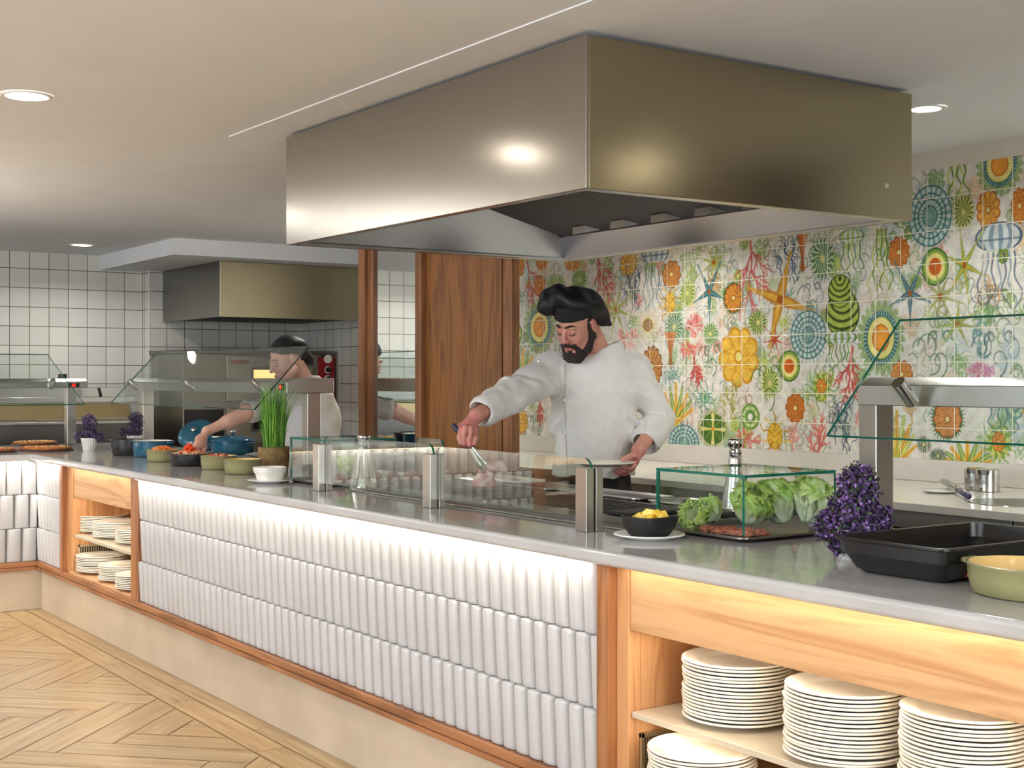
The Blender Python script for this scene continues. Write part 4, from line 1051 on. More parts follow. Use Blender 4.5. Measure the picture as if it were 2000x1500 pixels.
# deep black trays at the right
btr = mat('black_tray_enamel', (26,26,28), .28, var=.25, scale=12)
TX0, TX1, TY0, TY1 = -2.145, -1.82, 2.372, 2.905
gnpan(TX0,TX1,TY0,TY1,1.008,.082,btr,'roasting_tray','deep black enamel tray beside the purple plant','tray',rim=.014,inset=.03)
x, y = -1.90, 2.50
heap('food_scraps', x, y, CT+.0105, .05, .05, 60, [(214,96,30),(190,120,70),(110,60,30)], 'orange brown food scraps left in the near corner of the black tray', .012, .025, .003, 6)

# ================================================================ potted purple plants
pm = [mat('purple_leaf_%d' % i, c, .5, var=.3, scale=60) for i, c in enumerate([(124,88,158),(84,58,112),(160,124,194),(52,70,48),(62,44,80),(84,106,66)])]
def leafcloud(mb, c, rad, n, rr, size=.010, shell=.55):
    for i in range(n):
        d = np.array([rr.gauss(0,1) for _ in range(3)]); d /= np.linalg.norm(d)
        q = shell+(1-shell)*rr.random(); p = np.array(c)+d*np.array(rad)*q*rr.uniform(.9,1.08)
        a = np.array([rr.gauss(0,1) for _ in range(3)]); a = a/np.linalg.norm(a)+d*.5; a /= np.linalg.norm(a)
        s_ = np.cross(a, d+np.array([.01,.02,.03])); s_ /= (np.linalg.norm(s_)+1e-9); up = np.cross(s_, a)
        l = size*rr.uniform(.6,1.3); w_ = l*.34
        mb.add([p, p+a*l*.5+s_*w_+up*w_*.4, p+a*l, p+a*l*.5-s_*w_+up*w_*.4], [(0,1,2),(0,2,3)], rr.choice([0,0,1,1,2,3,4,4,5]))
def purple_plant(x, y, s, label, blobs, potr=.05, poth=.085, seed=1, fluted=False, leaf=.012, n=900):
    rr = random.Random(seed); t = thing('potted_plant', label, 'potted plant', (x, y, CT+.0003))
    seg = 40; prof = [(0,0),(potr*.72,0),(potr*.76,.004),(potr*.98,poth-.01),(potr,poth-.008),(potr,poth),(potr*.93,poth),(potr*.9,poth-.015),(0,poth-.016)]
    pot = MB().lathe(prof, seg=seg)
    if fluted:
        vs = []; npf = len(prof)
        for i, v in enumerate(pot.v): k = (i//npf) % 2; f = 1.0 if k else .95; vs.append((v[0]*f, v[1]*f, v[2]))
        pot.v = vs
    obj('plant_pot', pot, M['white_china'], t, world=False, auto=30)
    mb = MB()
    for (cx,cy,cz,rx,ry,rz) in blobs: leafcloud(mb, (cx*s,cy*s,cz*s+poth*.9), (rx*s,ry*s,rz*s), int(n*(rx*ry+rz*rx)*220/1), rr, leaf)
    st = MB()
    for i in range(14):
        a = rr.uniform(0,6.28); b_ = blobs[i % len(blobs)]
        st.tube([(.01*math.cos(a),.01*math.sin(a),poth-.02),(b_[0]*s*.5,b_[1]*s*.5,poth+b_[2]*s*.5),(b_[0]*s+b_[3]*s*.5*math.cos(a),b_[1]*s+b_[4]*s*.5*math.sin(a),poth+b_[2]*s)], .0015, 5)
    obj('stems', st, M['stem'], t, world=False)
    o = obj('foliage', mb, pm, t, world=False); o['kind'] = 'stuff'
    return t
M['stem'] = mat('green_stem', (60,78,40), .6)
rtv = np.array([RT[0], RT[1]])
def B(u, w_, z, ru, rw, rz): v = RT*u+FW*w_; return (v[0], v[1], z, ru, rw, rz)
x, y = xy(1668, 1092)
purple_plant(x, y, 1.0, 'large purple heather plant in a white pot beside the black tray',
    [B(.01,0,.105,.050,.050,.062),B(.0,0,.055,.066,.06,.05),B(-.062,.0,.022,.036,.035,.030),B(.060,0,.030,.036,.035,.032),B(-.05,-.05,-.022,.026,.02,.026),B(.01,-.02,.0,.06,.05,.025),B(-.075,-.02,.0,.02,.02,.02)], .048, .075, seed=5, n=1500, leaf=.0125)
x, y = xy(174, 880)
purple_plant(x, y, 1.0, 'purple plant in a white fluted pot beside the pizzas', [B(.0,0,.10,.048,.045,.060),B(0,0,.03,.06,.05,.032),B(-.062,0,.02,.028,.03,.028),B(.062,0,.015,.03,.03,.025)], .050, .078, seed=6, fluted=True, n=700, leaf=.013)
x, y = xy(243, 876)
purple_plant(x-.1, y+.10, 1.0, 'second purple plant half hidden behind the black casserole', [B(.01,0,.10,.050,.045,.060),B(0,0,.03,.06,.05,.032),B(-.066,0,.025,.028,.03,.028)], .050, .078, seed=7, fluted=True, n=700, leaf=.013)
x, y = xy(216, 882); o = obj('white_dish', MB().lathe([(0,0),(.03,0),(.045,.018),(.047,.024),(.043,.024),(.03,.006),(0,.005)], seg=24), M['white_china'], smooth=True); o.location = (x, y+.05, CT+.0003); tag(o, 'small white dish between the fluted pot and the black casserole', 'dish')

# chive pot
x, y = xy(535, 920)
t = thing('chive_pot', 'tall green chives growing in a bark covered pot', 'potted plant', (x, y, CT+.0004))
bark = mat('bark_wrap', (150,126,82), .85, c2=(104,82,48), scale=30, bump=.8, bscale=50)
pot = MB().lathe([(0,0),(.066,0),(.072,.03),(.074,.08),(.076,.115),(.070,.118),(.066,.105),(0,.100)], seg=28)
rr = random.Random(3); pot.v = [(a*(1+rr.uniform(-.03,.03)), b_*(1+rr.uniform(-.03,.03)), c_) for a, b_, c_ in pot.v]
obj('bark_pot', pot, bark, t, world=False, smooth=True)
gm = [mat('chive_%d' % i, c, .45) for i, c in enumerate([(96,158,40),(74,136,34),(130,184,70),(60,112,30)])]
mb = MB()
for i in range(330):
    a = rr.uniform(0,6.283); q = math.sqrt(rr.random())*.050; h = rr.uniform(.20,.34) if rr.random() < .8 else rr.uniform(.10,.2)
    x0, y0 = q*math.cos(a), q*math.sin(a); s_ = rr.uniform(.2,.9)*(1 if rr.random()<.92 else 2.4); b_ = a+rr.uniform(-.8,.8)
    dx, dy = math.cos(b_)*.045*s_, math.sin(b_)*.045*s_
    mb.tube([(x0,y0,.10),(x0+dx*.2,y0+dy*.2,.10+h*.4),(x0+dx*.55,y0+dy*.55,.10+h*.75),(x0+dx*1.0,y0+dy*1.0,.10+h)], [.0016,.0016,.0012,.0003], 4, mi=rr.randrange(4), cap=False)
o = obj('chives', mb, gm, t, world=False, smooth=True); o['kind'] = 'stuff'

# pizzas on the left leg
crust = (196,120,62)
def pizza(x, y, r, label, seed, z=CT+.0004):
    rr = random.Random(seed); t = thing('pizza', label, 'pizza', (x, y, z))
    obj('board', MB().lathe([(0,0),(r*1.08,0),(r*1.1,.004),(r*1.08,.009),(0,.009)], seg=40), mat('pizza_tray', (70,40,34), .4), t, world=False, auto=40)
    obj('crust', MB().lathe([(0,.0095),(r,.0095),(r*1.01,.018),(r*.97,.026),(r*.9,.022),(0,.020)], seg=40), mat('crust', (190,120,62), .7, c2=(140,78,36), scale=30, bump=.4), t, world=False, smooth=True)
    mb = MB()
    for i in range(150):
        a = rr.uniform(0,6.28); q = math.sqrt(rr.random())*r*.88; s_ = rr.uniform(.006,.014)
        mb.sphere((q*math.cos(a), q*math.sin(a), .023), (s_, s_*rr.uniform(.6,1), s_*.45), 7, 4, mi=rr.choice([0,0,0,1,1,2,3]))
    o = obj('topping', mb, [mat('cheese', (240,196,96), .45), mat('ham', (224,130,80), .45), mat('tomato', (196,70,36), .4), mat('herb', (96,120,50), .5)], t, world=False, smooth=True); o['kind'] = 'stuff'
x, y = xy(84, 880); pizza(x, y+.02, .15, 'cheesy pizza nearest the purple plant', 1)
x, y = xy(60, 871); pizza(x-.12, y+.06, .14, 'pizza behind the nearest one, partly hidden', 2, CT+.0004)
x, y = xy(-5, 883); pizza(x+.0, y-.04, .14, 'pizza cut off by the left edge of the picture', 3)

# towel, tongs and steel tins
def cloth(loc, sx_, sy_, label, m_, seed):
    rr = random.Random(seed); n = 22; vs, fs = [], []; ph = [rr.uniform(0,6) for _ in range(4)]
    for j in range(n+1):
        for i in range(n+1):
            u, v = i/n*2-1, j/n*2-1
            z = .030*math.exp(-(u*u*1.4+v*v*1.6)) + .010*math.sin(5*u+3*v+ph[0])*(1-max(abs(u),abs(v))) + .006*math.sin(9*v+ph[1])*(1-abs(u))
            vs.append((loc[0]+u*sx_, loc[1]+v*sy_*(1+.1*math.sin(4*u)), loc[2]+max(.001, z+.004)))
    for j in range(n):
        for i in range(n): a = j*(n+1)+i; fs.append((a,a+1,a+n+2,a+n+1))
    o = obj('folded_cloth', (vs, fs), m_, smooth=True); s_ = o.modifiers.new('s','SOLIDIFY'); s_.thickness = .003; s_.offset = 1
    return tag(o, label, 'cloth')
x, y = xy(482, 893); cloth((x-.02, y+.12, CT+.001), .12, .07, 'crumpled grey cloth lying behind the olive dishes', mat('grey_cloth', (150,144,140), .8, var=.1), 4)
x, y = xy(508, 893); dish(512, 893, .085, .085, .045, 'black enamel pan with orange food behind the chive pot', black_en, black_en, lipr=.02, dx=-.03, dy=.12)
heap('cooked_carrot', xy(512,893)[0]-.03, xy(512,893)[1]+.12, CT+.032, .06, .06, 70, [(226,110,50),(214,84,40)], 'orange cooked food in the black pan behind the chive pot', .015, .03, .004, 9)
BT = .9255
x, y = onZ(1862, 960, BT)[:2]
for i, (dx, s) in enumerate([(0,1.0),(.07,1.05)]):
    t = thing('steel_tin', ['left','right'][i]+' cylindrical steel tin on the back worktop', 'tin', (x+dx, y+.14-.02*i, BT))
    obj('tin_body', MB().lathe([(0,0),(.042*s,0),(.044*s,.002),(.044*s,.068),(0,.068)], seg=32), M['chrome_soft'], t, world=False, auto=40)
    obj('tin_lid', MB().lathe([(.0455*s,.0685),(.0455*s,.085),(.042*s,.088),(0,.088)], seg=32), M['chrome'], t, world=False, auto=40)
x, y = onZ(1838, 962, BT)[:2]
o = obj('small_plate', MB().lathe([(0,0),(.05,0),(.075,.009),(.077,.011),(.05,.005),(0,.004)], seg=32), M['white_china'], smooth=True); o.location = (x, y, BT); tag(o, 'small white plate under the tongs on the back worktop', 'plate')
a0, a1 = np.array(onZ(1842, 940, BT+.03)), np.array(onZ(1886, 966, BT+.020))
t = thing('serving_tongs', 'steel tongs with dark handle resting on the small plate at the back', 'tongs', tuple(a1))
pv_ = np.array([0,0,.012])
obj('arm', MB().tube([a0, (a0+a1)/2+pv_, a1+pv_*.6], [.012,.008,.006], 8), M['chrome_soft'], t, smooth=True)
obj('arm', MB().tube([a0, (a0+a1)/2-pv_*.4, a1-pv_*.2], [.012,.007,.006], 8), M['chrome_soft'], t, smooth=True)
obj('grip', MB().tube([(a0+a1*2)/3, a1+(a1-a0)*.12], .011, 10), mat('navy_grip', (54,56,84), .4), t, smooth=True)
# ================================================================ patterned tile wall (hand painted sea creatures and flowers)
MX0, MX1, MZ0, MZ1 = -7.35, -2.2, 1.0215, onY(1890, 320, WM)[2]
RES = .0032
NX, NZ = int((MX1-MX0)/RES)+1, int((MZ1-MZ0)/RES)+1
img = np.zeros((NZ, NX, 3), np.float32); img[:] = (208, 205, 194)
r_np = np.random.RandomState(5)
def loc_(cx, cz, rx, rz, m=1.25):
    i0, i1 = int((cx-rx*m-MX0)/RES), int((cx+rx*m-MX0)/RES)+2
    j0, j1 = int((cz-rz*m-MZ0)/RES), int((cz+rz*m-MZ0)/RES)+2
    i0, i1, j0, j1 = max(0,i0), min(NX,i1), max(0,j0), min(NZ,j1)
    if i1 <= i0 or j1 <= j0: return None
    X = MX0+np.arange(i0,i1)*RES; Z = MZ0+np.arange(j0,j1)*RES
    U, V = np.meshgrid((X-cx)/rx, (Z-cz)/rz)
    return (slice(j0,j1), slice(i0,i1)), U.astype('f'), V.astype('f')
def sm(x, a, b_): t = np.clip((x-a)/(b_-a+1e-9), 0, 1); return t*t*(3-2*t)
def put(sl, mask, col, al=1.0):
    m_ = (np.clip(mask,0,1)*al)[..., None]; img[sl] = img[sl]*(1-m_) + np.array(col,'f')*m_
def polar(U, V): return np.sqrt(U*U+V*V), np.arctan2(V, U)
GREEN, DGRN, OLIVE, TEAL, DTEAL, ORANGE, BROWN, YEL, LYEL, RED, PINK, BLUE, DBLUE, LIME = (104,148,58),(52,104,44),(150,146,66),(96,146,142),(44,96,102),(214,130,34),(164,84,24),(222,176,54),(226,212,120),(188,72,62),(214,138,126),(112,138,154),(62,82,104),(160,184,72)
def stroke(pts, w_, col, al=1.0):
    pts = np.array(pts, 'f'); lo = pts.min(0)-w_*2; hi = pts.max(0)+w_*2
    i0, i1 = max(0,int((lo[0]-MX0)/RES)), min(NX,int((hi[0]-MX0)/RES)+2); j0, j1 = max(0,int((lo[1]-MZ0)/RES)), min(NZ,int((hi[1]-MZ0)/RES)+2)
    if i1 <= i0 or j1 <= j0: return
    X, Z = np.meshgrid(MX0+np.arange(i0,i1)*RES, MZ0+np.arange(j0,j1)*RES)
    D = np.full(X.shape, 9., 'f'); n = len(pts)-1
    for k in range(n):
        a, b_ = pts[k], pts[k+1]; d = b_-a; L = float(d@d)+1e-12
        t = np.clip(((X-a[0])*d[0]+(Z-a[1])*d[1])/L, 0, 1)
        q = np.hypot(X-a[0]-t*d[0], Z-a[1]-t*d[1]); ww = w_*(1-.55*(k+t)/n); D = np.minimum(D, q-ww)
    put((slice(j0,j1), slice(i0,i1)), 1-sm(D, -RES*.4, RES*.8), col, al)
def wav(cx, cz, a, L, amp, n=14, f=1.3, ph=0.):
    t = np.linspace(0, 1, n); off = amp*np.sin(t*6.283*f+ph)*t
    return np.stack([cx+L*t*math.cos(a)-off*math.sin(a), cz+L*t*math.sin(a)+off*math.cos(a)], 1)
def m_egg(cx,cz,rx,rz,big=True, cols=None):
    o = loc_(cx,cz,rx*1.25,rz*1.25)
    if not o: return
    sl,U,V = o; U, V = U*1.25, V*1.25; r_,a = polar(U,V)
    if big:
        sp = .88+.28*np.abs(np.sin(a*11+r_*2))**.6
        put(sl, (r_ < sp)*(r_ > .7)*(.45+.55*np.sin(a*46)**2), GREEN, .85)
        put(sl, (1-sm(r_,.80,.84)), DTEAL, .9); put(sl, (1-sm(r_,.80,.84))*sm(r_,.66,.7)*(np.sin(a*38)>.3), (150,186,180), .8)
        put(sl, 1-sm(r_,.64,.67), GREEN); put(sl, 1-sm(r_,.60,.63), LYEL)
        put(sl, 1-sm(r_,.38,.42), ORANGE); put(sl, (1-sm(r_,.30,.36)), (232,150,40)); put(sl, (np.abs(r_-.40)<.02), BROWN, .7)
    else:
        put(sl, 1-sm(r_,.96,1.0), DGRN); put(sl, 1-sm(r_,.86,.9), LIME); put(sl, 1-sm(r_,.66,.7), LYEL); put(sl, 1-sm(r_,.42,.48), (206,92,28)); put(sl, (np.abs(r_-.8)<.03), DGRN, .6)
def m_rosette(cx,cz,rx,rz,col=ORANGE,n=10,dark=BROWN,spiny=False):
    o = loc_(cx,cz,rx,rz)
    if not o: return
    sl,U,V = o; r_,a = polar(U,V); ph = r_np.rand()*6
    if spiny: put(sl, (r_ < 1.0+.22*np.sin(a*18)**8)*(r_>.8), DGRN, .9)
    R_ = .80+.17*np.abs(np.cos(a*n/2+ph))**.7
    put(sl, 1-sm(r_-R_,-.03,.03), dark); put(sl, 1-sm(r_-R_,-.12,-.06), col)
    put(sl, (1-sm(r_-R_,-.12,-.06))*(np.abs(np.sin(a*n/2+ph))**12), dark, .85)
    put(sl, (1-sm(np.abs(r_-.5-.06*np.cos(a*n)),.02,.06)), dark, .7)
    put(sl, ((np.sin(r_*22+3*np.cos(a*n))>.35)*(r_<.8)), (236,190,84), .45)
    put(sl, 1-sm(r_,.20,.24), dark); put(sl, 1-sm(r_,.12,.16), LYEL)
def m_star(cx,cz,rx,rz,col=OLIVE,n=8,col2=LIME,w_=.28,ph=.3,pw=1.0):
    o = loc_(cx,cz,rx,rz)
    if not o: return
    sl,U,V = o; r_,a = polar(U,V); da = np.abs(((a+ph)*n/6.2832+.5)%1-.5)*2
    wd = w_*np.clip(1-r_,0,1)**pw/(r_+.06)*1.2
    put(sl, 1-sm(da-wd,-.02,.10), col); put(sl, (1-sm(da-wd*.45,-.02,.08))*(r_>.12), col2, .75); put(sl, 1-sm(r_,.10,.14), BROWN)
def m_disc(cx,cz,rx,rz,col=TEAL,n=22,dark=DTEAL,half=False):
    o = loc_(cx,cz,rx,rz)
    if not o: return
    sl,U,V = o; r_,a = polar(U,V); k = 1.0 if not half else (V>-.1)*1.0
    put(sl, k*(r_<1.12)*(r_>.92)*(np.sin(a*n*1.5)>.1), col, .4)
    put(sl, k*(1-sm(r_,.90,.94)), (184,200,194)); put(sl, k*(1-sm(r_,.88,.92))*(np.sin(a*n)>-.1)*(r_>.30), col, .8)
    for q in (.9,.68,.5,.30): put(sl, k*(1-sm(np.abs(r_-q),.015,.04)), dark, .85)
    put(sl, k*(1-sm(r_,.24,.28)), (120,168,148)); put(sl, k*(1-sm(r_,.28,.3))*(np.sin(a*12)>.2)*(r_>.1), dark, .5)
def m_urchin(cx,cz,rx,rz,col=GREEN,dark=DGRN,n=34):
    o = loc_(cx,cz,rx,rz)
    if not o: return
    sl,U,V = o; r_,a = polar(U,V); w1 = np.sin(a*n/2+3*np.sin(r_*7)); R_ = .86+.14*np.sin(a*n)
    put(sl, 1-sm(r_-R_,-.05,.05), col, .85); put(sl, (1-sm(r_-R_,-.1,-.02))*(w1>.35), dark, .8); put(sl, (1-sm(r_-R_,-.1,-.02))*(w1<-.55), LYEL, .65); put(sl, 1-sm(r_,.12,.2), LYEL, .8)
def m_coral(cx,cz,rx,rz,col=RED,ang=90,depth=4,seed=0,spread=.5,w_=.007):
    rr = random.Random(seed)
    def br(x,z,a,L,d):
        pts = wav(x,z,a,L,L*.08,7,.7,rr.random()*6)
        P_ = (pts-np.array([x,z])); e = pts[-1]
        stroke(pts, w_*(.45+.25*d), col, .9)
        if d > 0:
            for q in range(3 if d > 1 else 2):
                t = .35+.3*q; i = min(6,int(t*6)); s_ = -1 if q%2 else 1
                br(pts[i][0],pts[i][1], a+s_*(spread+rr.uniform(-.15,.2)), L*.56, d-1)
            br(e[0],e[1], a+rr.uniform(-.2,.2), L*.55, d-1)
    if ang >= 0: br(cx+rx*.1, cz-rz, R(ang), rz*1.1, depth-1)
    else: br(cx, cz+rz, R(ang), rz*1.1, depth-1)
def m_jelly(cx,cz,rx,rz,col=BLUE,dark=DBLUE,top=.35,nt=7):
    o = loc_(cx,cz+rz*(1-top),rx,rz*top,1.1)
    if o:
        sl,U,V = o; r_,a = polar(U,V)
        put(sl,(1-sm(r_,.93,1.))*(V>-.75),(196,206,204)); put(sl,(1-sm(r_,.93,1.))*(V>-.75)*(np.sin(U*16/(1.05-.5*V*V))>.1),col,.8); put(sl,(1-sm(np.abs(r_-.93),.02,.07))*(V>-.75),dark,.9)
        put(sl,(1-sm(np.abs(V+.15),.03,.10))*(r_<.95),dark,.6)
    for k in range(nt):
        q = (k+.5)/nt*2-1; stroke(wav(cx+rx*q*.75, cz+rz*(1-2*top)+.0, R(-90)+q*.12, rz*1.25, rx*.22, 16, 1.4, k*1.3), .0035, col if k%2 else dark, .8)
def m_weed(cx,cz,rx,rz,col=LIME,dark=DGRN,n=6):
    for k in range(n):
        q = (k+.5)/n*2-1; stroke(wav(cx+rx*q*.5, cz+rz, R(-90)+q*.15, rz*2, rx*.30, 20, 2.0, k*2.1), .0055, dark if k%2 else col, .85)
        stroke(wav(cx+rx*q*.5+.003, cz+rz, R(-90)+q*.15, rz*2, rx*.30, 20, 2.0, k*2.1), .0018, LYEL, .6)
def m_shell(cx,cz,rx,rz,col=LIME,dark=(44,74,30)):
    for (dx,dz,s_) in ((0,-.30,.70),(-.12,.35,.5)):
        o = loc_(cx+rx*dx,cz+rz*dz,rx*s_*1.25,rz*s_)
        if not o: continue
        sl,U,V = o; r_,a = polar(U,V); rr2 = np.sqrt((U)**2+(V-.75)**2)
        put(sl,1-sm(r_,.94,1.0),col); put(sl,(1-sm(r_,.94,1.0))*(np.sin(rr2*19)>.35),dark,.9); put(sl,(1-sm(np.abs(r_-.95),.02,.06)),dark,.8)
def m_curl(cx,cz,rx,rz,col=GREEN,n=6,seed=0,w_=.0028,al=.75):
    rr = random.Random(seed)
    for k in range(n):
        x, z = cx+rx*rr.uniform(-.7,.7), cz+rz*rr.uniform(-.7,.7); t = np.linspace(0,1,16); s_ = rr.choice((-1,1)); r0 = rr.uniform(.25,.55)*min(rx,rz)*1.2; p0 = rr.uniform(0,6.28)
        ang = p0+s_*t*rr.uniform(4,7); q = r0*(1-t*.8)
        stroke(np.stack([x+q*np.cos(ang), z+q*1.3*np.sin(ang)],1), w_*rr.uniform(.8,1.4), col if rr.random()<.7 else tuple(int(c*.7) for c in col), al)
def m_legs(cx,cz,rx,rz,col=TEAL,n=10,dark=None):
    for k in range(n):
        a = 2*math.pi*k/n; stroke(wav(cx,cz,a,1.0*min(rx,rz)*(1+.4*abs(math.sin(a))*(rz/rx-1)),.2*rx,10,1.1,k), .004, col, .85)
    o = loc_(cx,cz,rx*.35,rz*.35)
    if o: sl,U,V = o; r_,a = polar(U,V); put(sl,1-sm(r_,.9,1.),dark or col,.8); put(sl,(np.abs(r_-.5)<.1)*1.0,LYEL,.6)
def m_agave(cx,cz,rx,rz,col=GREEN,c2=YEL,n=9):
    for k in range(n):
        q = k/(n-1)*2-1; a = R(90)-q*1.05; L = (rz*1.9)*(1-.3*abs(q)); pts = np.stack([cx+np.linspace(0,1,6)*L*math.cos(a)*rx/rz*1.0, cz-rz+np.linspace(0,1,6)*L*math.sin(a)],1)
        stroke(pts, .014*min(1.3,rx/.08), col if k%2 else c2, .9); stroke(pts, .003, (226,216,120) if k%2 else (198,110,30), .8)
def m_ring(cx,cz,rx,rz,col=GREEN):
    o = loc_(cx,cz,rx,rz)
    if not o: return
    sl,U,V = o; r_,a = polar(U,V); put(sl,1-sm(r_,.92,1.),col); put(sl,(1-sm(np.abs(r_-.65),.10,.14))*(np.abs(np.sin(a*4))>.25),(206,216,160),.8); put(sl,1-sm(r_,.32,.36),(70,116,52)); put(sl,1-sm(r_,.24,.28),(214,212,200))
def m_cross(cx,cz,rx,rz):
    m_urchin(cx,cz,rx,rz,OLIVE,(110,120,40),50)
    o = loc_(cx,cz,rx*.78,rz*.78); sl,U,V = o; r_,a = polar(U,V)
    put(sl,1-sm(r_,.92,1.),(74,112,40)); dd = np.minimum(np.abs(U),np.abs(V)); put(sl,(1-sm(dd-.04-.10*r_**2,-.01,.05))*(r_<.95),LYEL,.9); put(sl,(1-sm(np.abs(np.abs(U)-np.abs(V)),.01,.08))*(r_<.9),(150,160,70),.6); put(sl,1-sm(r_,.10,.14),ORANGE)
def m_pom(cx,cz,rx,rz,col=PINK,dark=RED,seed=0):
    rr = random.Random(seed)
    for k in range(46):
        a = rr.uniform(0,6.283); q = math.sqrt(rr.random())*.9; x, z = cx+rx*q*math.cos(a), cz+rz*q*math.sin(a)
        stroke([(cx+rx*q*.6*math.cos(a),cz+rz*q*.6*math.sin(a)),(x,z)], .0035, dark if k%3==0 else col, .75)
        stroke([(x,z),(x+.004,z+.003)], .0075, col, .8); stroke([(x,z),(x+.001,z)], .003, (236,214,204), .8)
def m_sun(cx,cz,rx,rz,col=(206,190,140),core=(168,130,78)):
    o = loc_(cx,cz,rx,rz); sl,U,V = o; r_,a = polar(U,V)
    put(sl,(r_<.95+.1*np.sin(a*9))*(np.sin(a*34)>0),col,.8); put(sl,1-sm(r_,.44,.5),LYEL); put(sl,1-sm(r_,.36,.42),core); put(sl,(r_<.4)*(np.sin(U*26)*np.sin(V*26)>.2),(90,62,40),.6)
def m_octo(cx,cz,rx,rz,col=YEL,dark=(176,128,30)):
    o = loc_(cx,cz-rz*.05,rx*.55,rz*.62); sl,U,V = o; r_,a = polar(U,V)
    put(sl,1-sm(r_,.92,1.),col); put(sl,(np.sin(V*14+2*np.cos(U*6))>.5)*(r_<.9),dark,.6); put(sl,1-sm(np.abs(r_-.94),.02,.08),dark,.8)
    for k in range(10):
        a = 2*math.pi*k/10+.3; stroke(wav(cx+.3*rx*math.cos(a),cz+.4*rz*math.sin(a),a,.75*rz,.15*rz,10,1,k), .005, col if k%2 else dark, .9)
def m_trumpet(cx,cz,rx,rz,col=(176,92,36)):
    for t in np.linspace(0,1,14): stroke([(cx-rx*(.15+.85*t**2.2),cz-rz+2*rz*t),(cx+rx*(.15+.85*t**2.2),cz-rz+2*rz*t)], rz*.09, tuple(int(c*(.8+.4*(t))) for c in col), .9)
    stroke([(cx,cz-rz),(cx,cz-rz+.01)], .02, BROWN, .9)
def m_lattice(cx,cz,rx,rz,col=BLUE,seed=0):
    rr = random.Random(seed)
    for k in range(30): stroke(wav(cx+rx*rr.uniform(-.7,.7),cz+rz*rr.uniform(-.9,.6),R(rr.uniform(50,130)),rz*.6,.02,8,1.4,rr.random()*6), .0028, col, .8)
# light filler scribbles first
rf = random.Random(11)
for k in range(620):
    cx, cz = rf.uniform(MX0,MX1), rf.uniform(MZ0,MZ1)
    f = rf.random(); c = rf.choice([(150,176,130),(150,182,170),(176,188,150),(206,176,140),(170,186,190),(200,160,146),(120,156,90)])
    if f < .6: m_curl(cx,cz,.07,.08,c,5,k,.0024,.7)
    elif f < .8: m_legs(cx,cz,.05,.06,c,9)
    else: m_lattice(cx,cz,.05,.06,c,k)
for k in range(150):
    cx, cz = rf.uniform(MX0,MX1), rf.uniform(MZ0,MZ1); f = rf.randrange(6); c = rf.choice([GREEN,TEAL,(150,170,110),(130,160,150),(190,150,100),LIME,PINK])
    if f == 0: m_urchin(cx,cz,.035,.04,c)
    elif f == 1: m_legs(cx,cz,.05,.06,c,12)
    elif f == 2: m_coral(cx,cz,.04,.06,c,rf.choice((80,-90,100)),4,k,.5,.0038)
    elif f == 3: m_pom(cx,cz,.035,.04,c,tuple(int(q*.75) for q in c),k)
    elif f == 4: m_rosette(cx,cz,.03,.035,c,8,tuple(int(q*.6) for q in c))
    else: m_curl(cx,cz,.06,.07,c,7,k,.0038,.85)
def W(px, py, rx, ry):
    c = onY(px, py, WM); a_ = onY(px-rx, py, WM); b_ = onY(px, py-ry, WM)
    return c[0], c[2], abs(c[0]-a_[0]), abs(b_[2]-c[2])
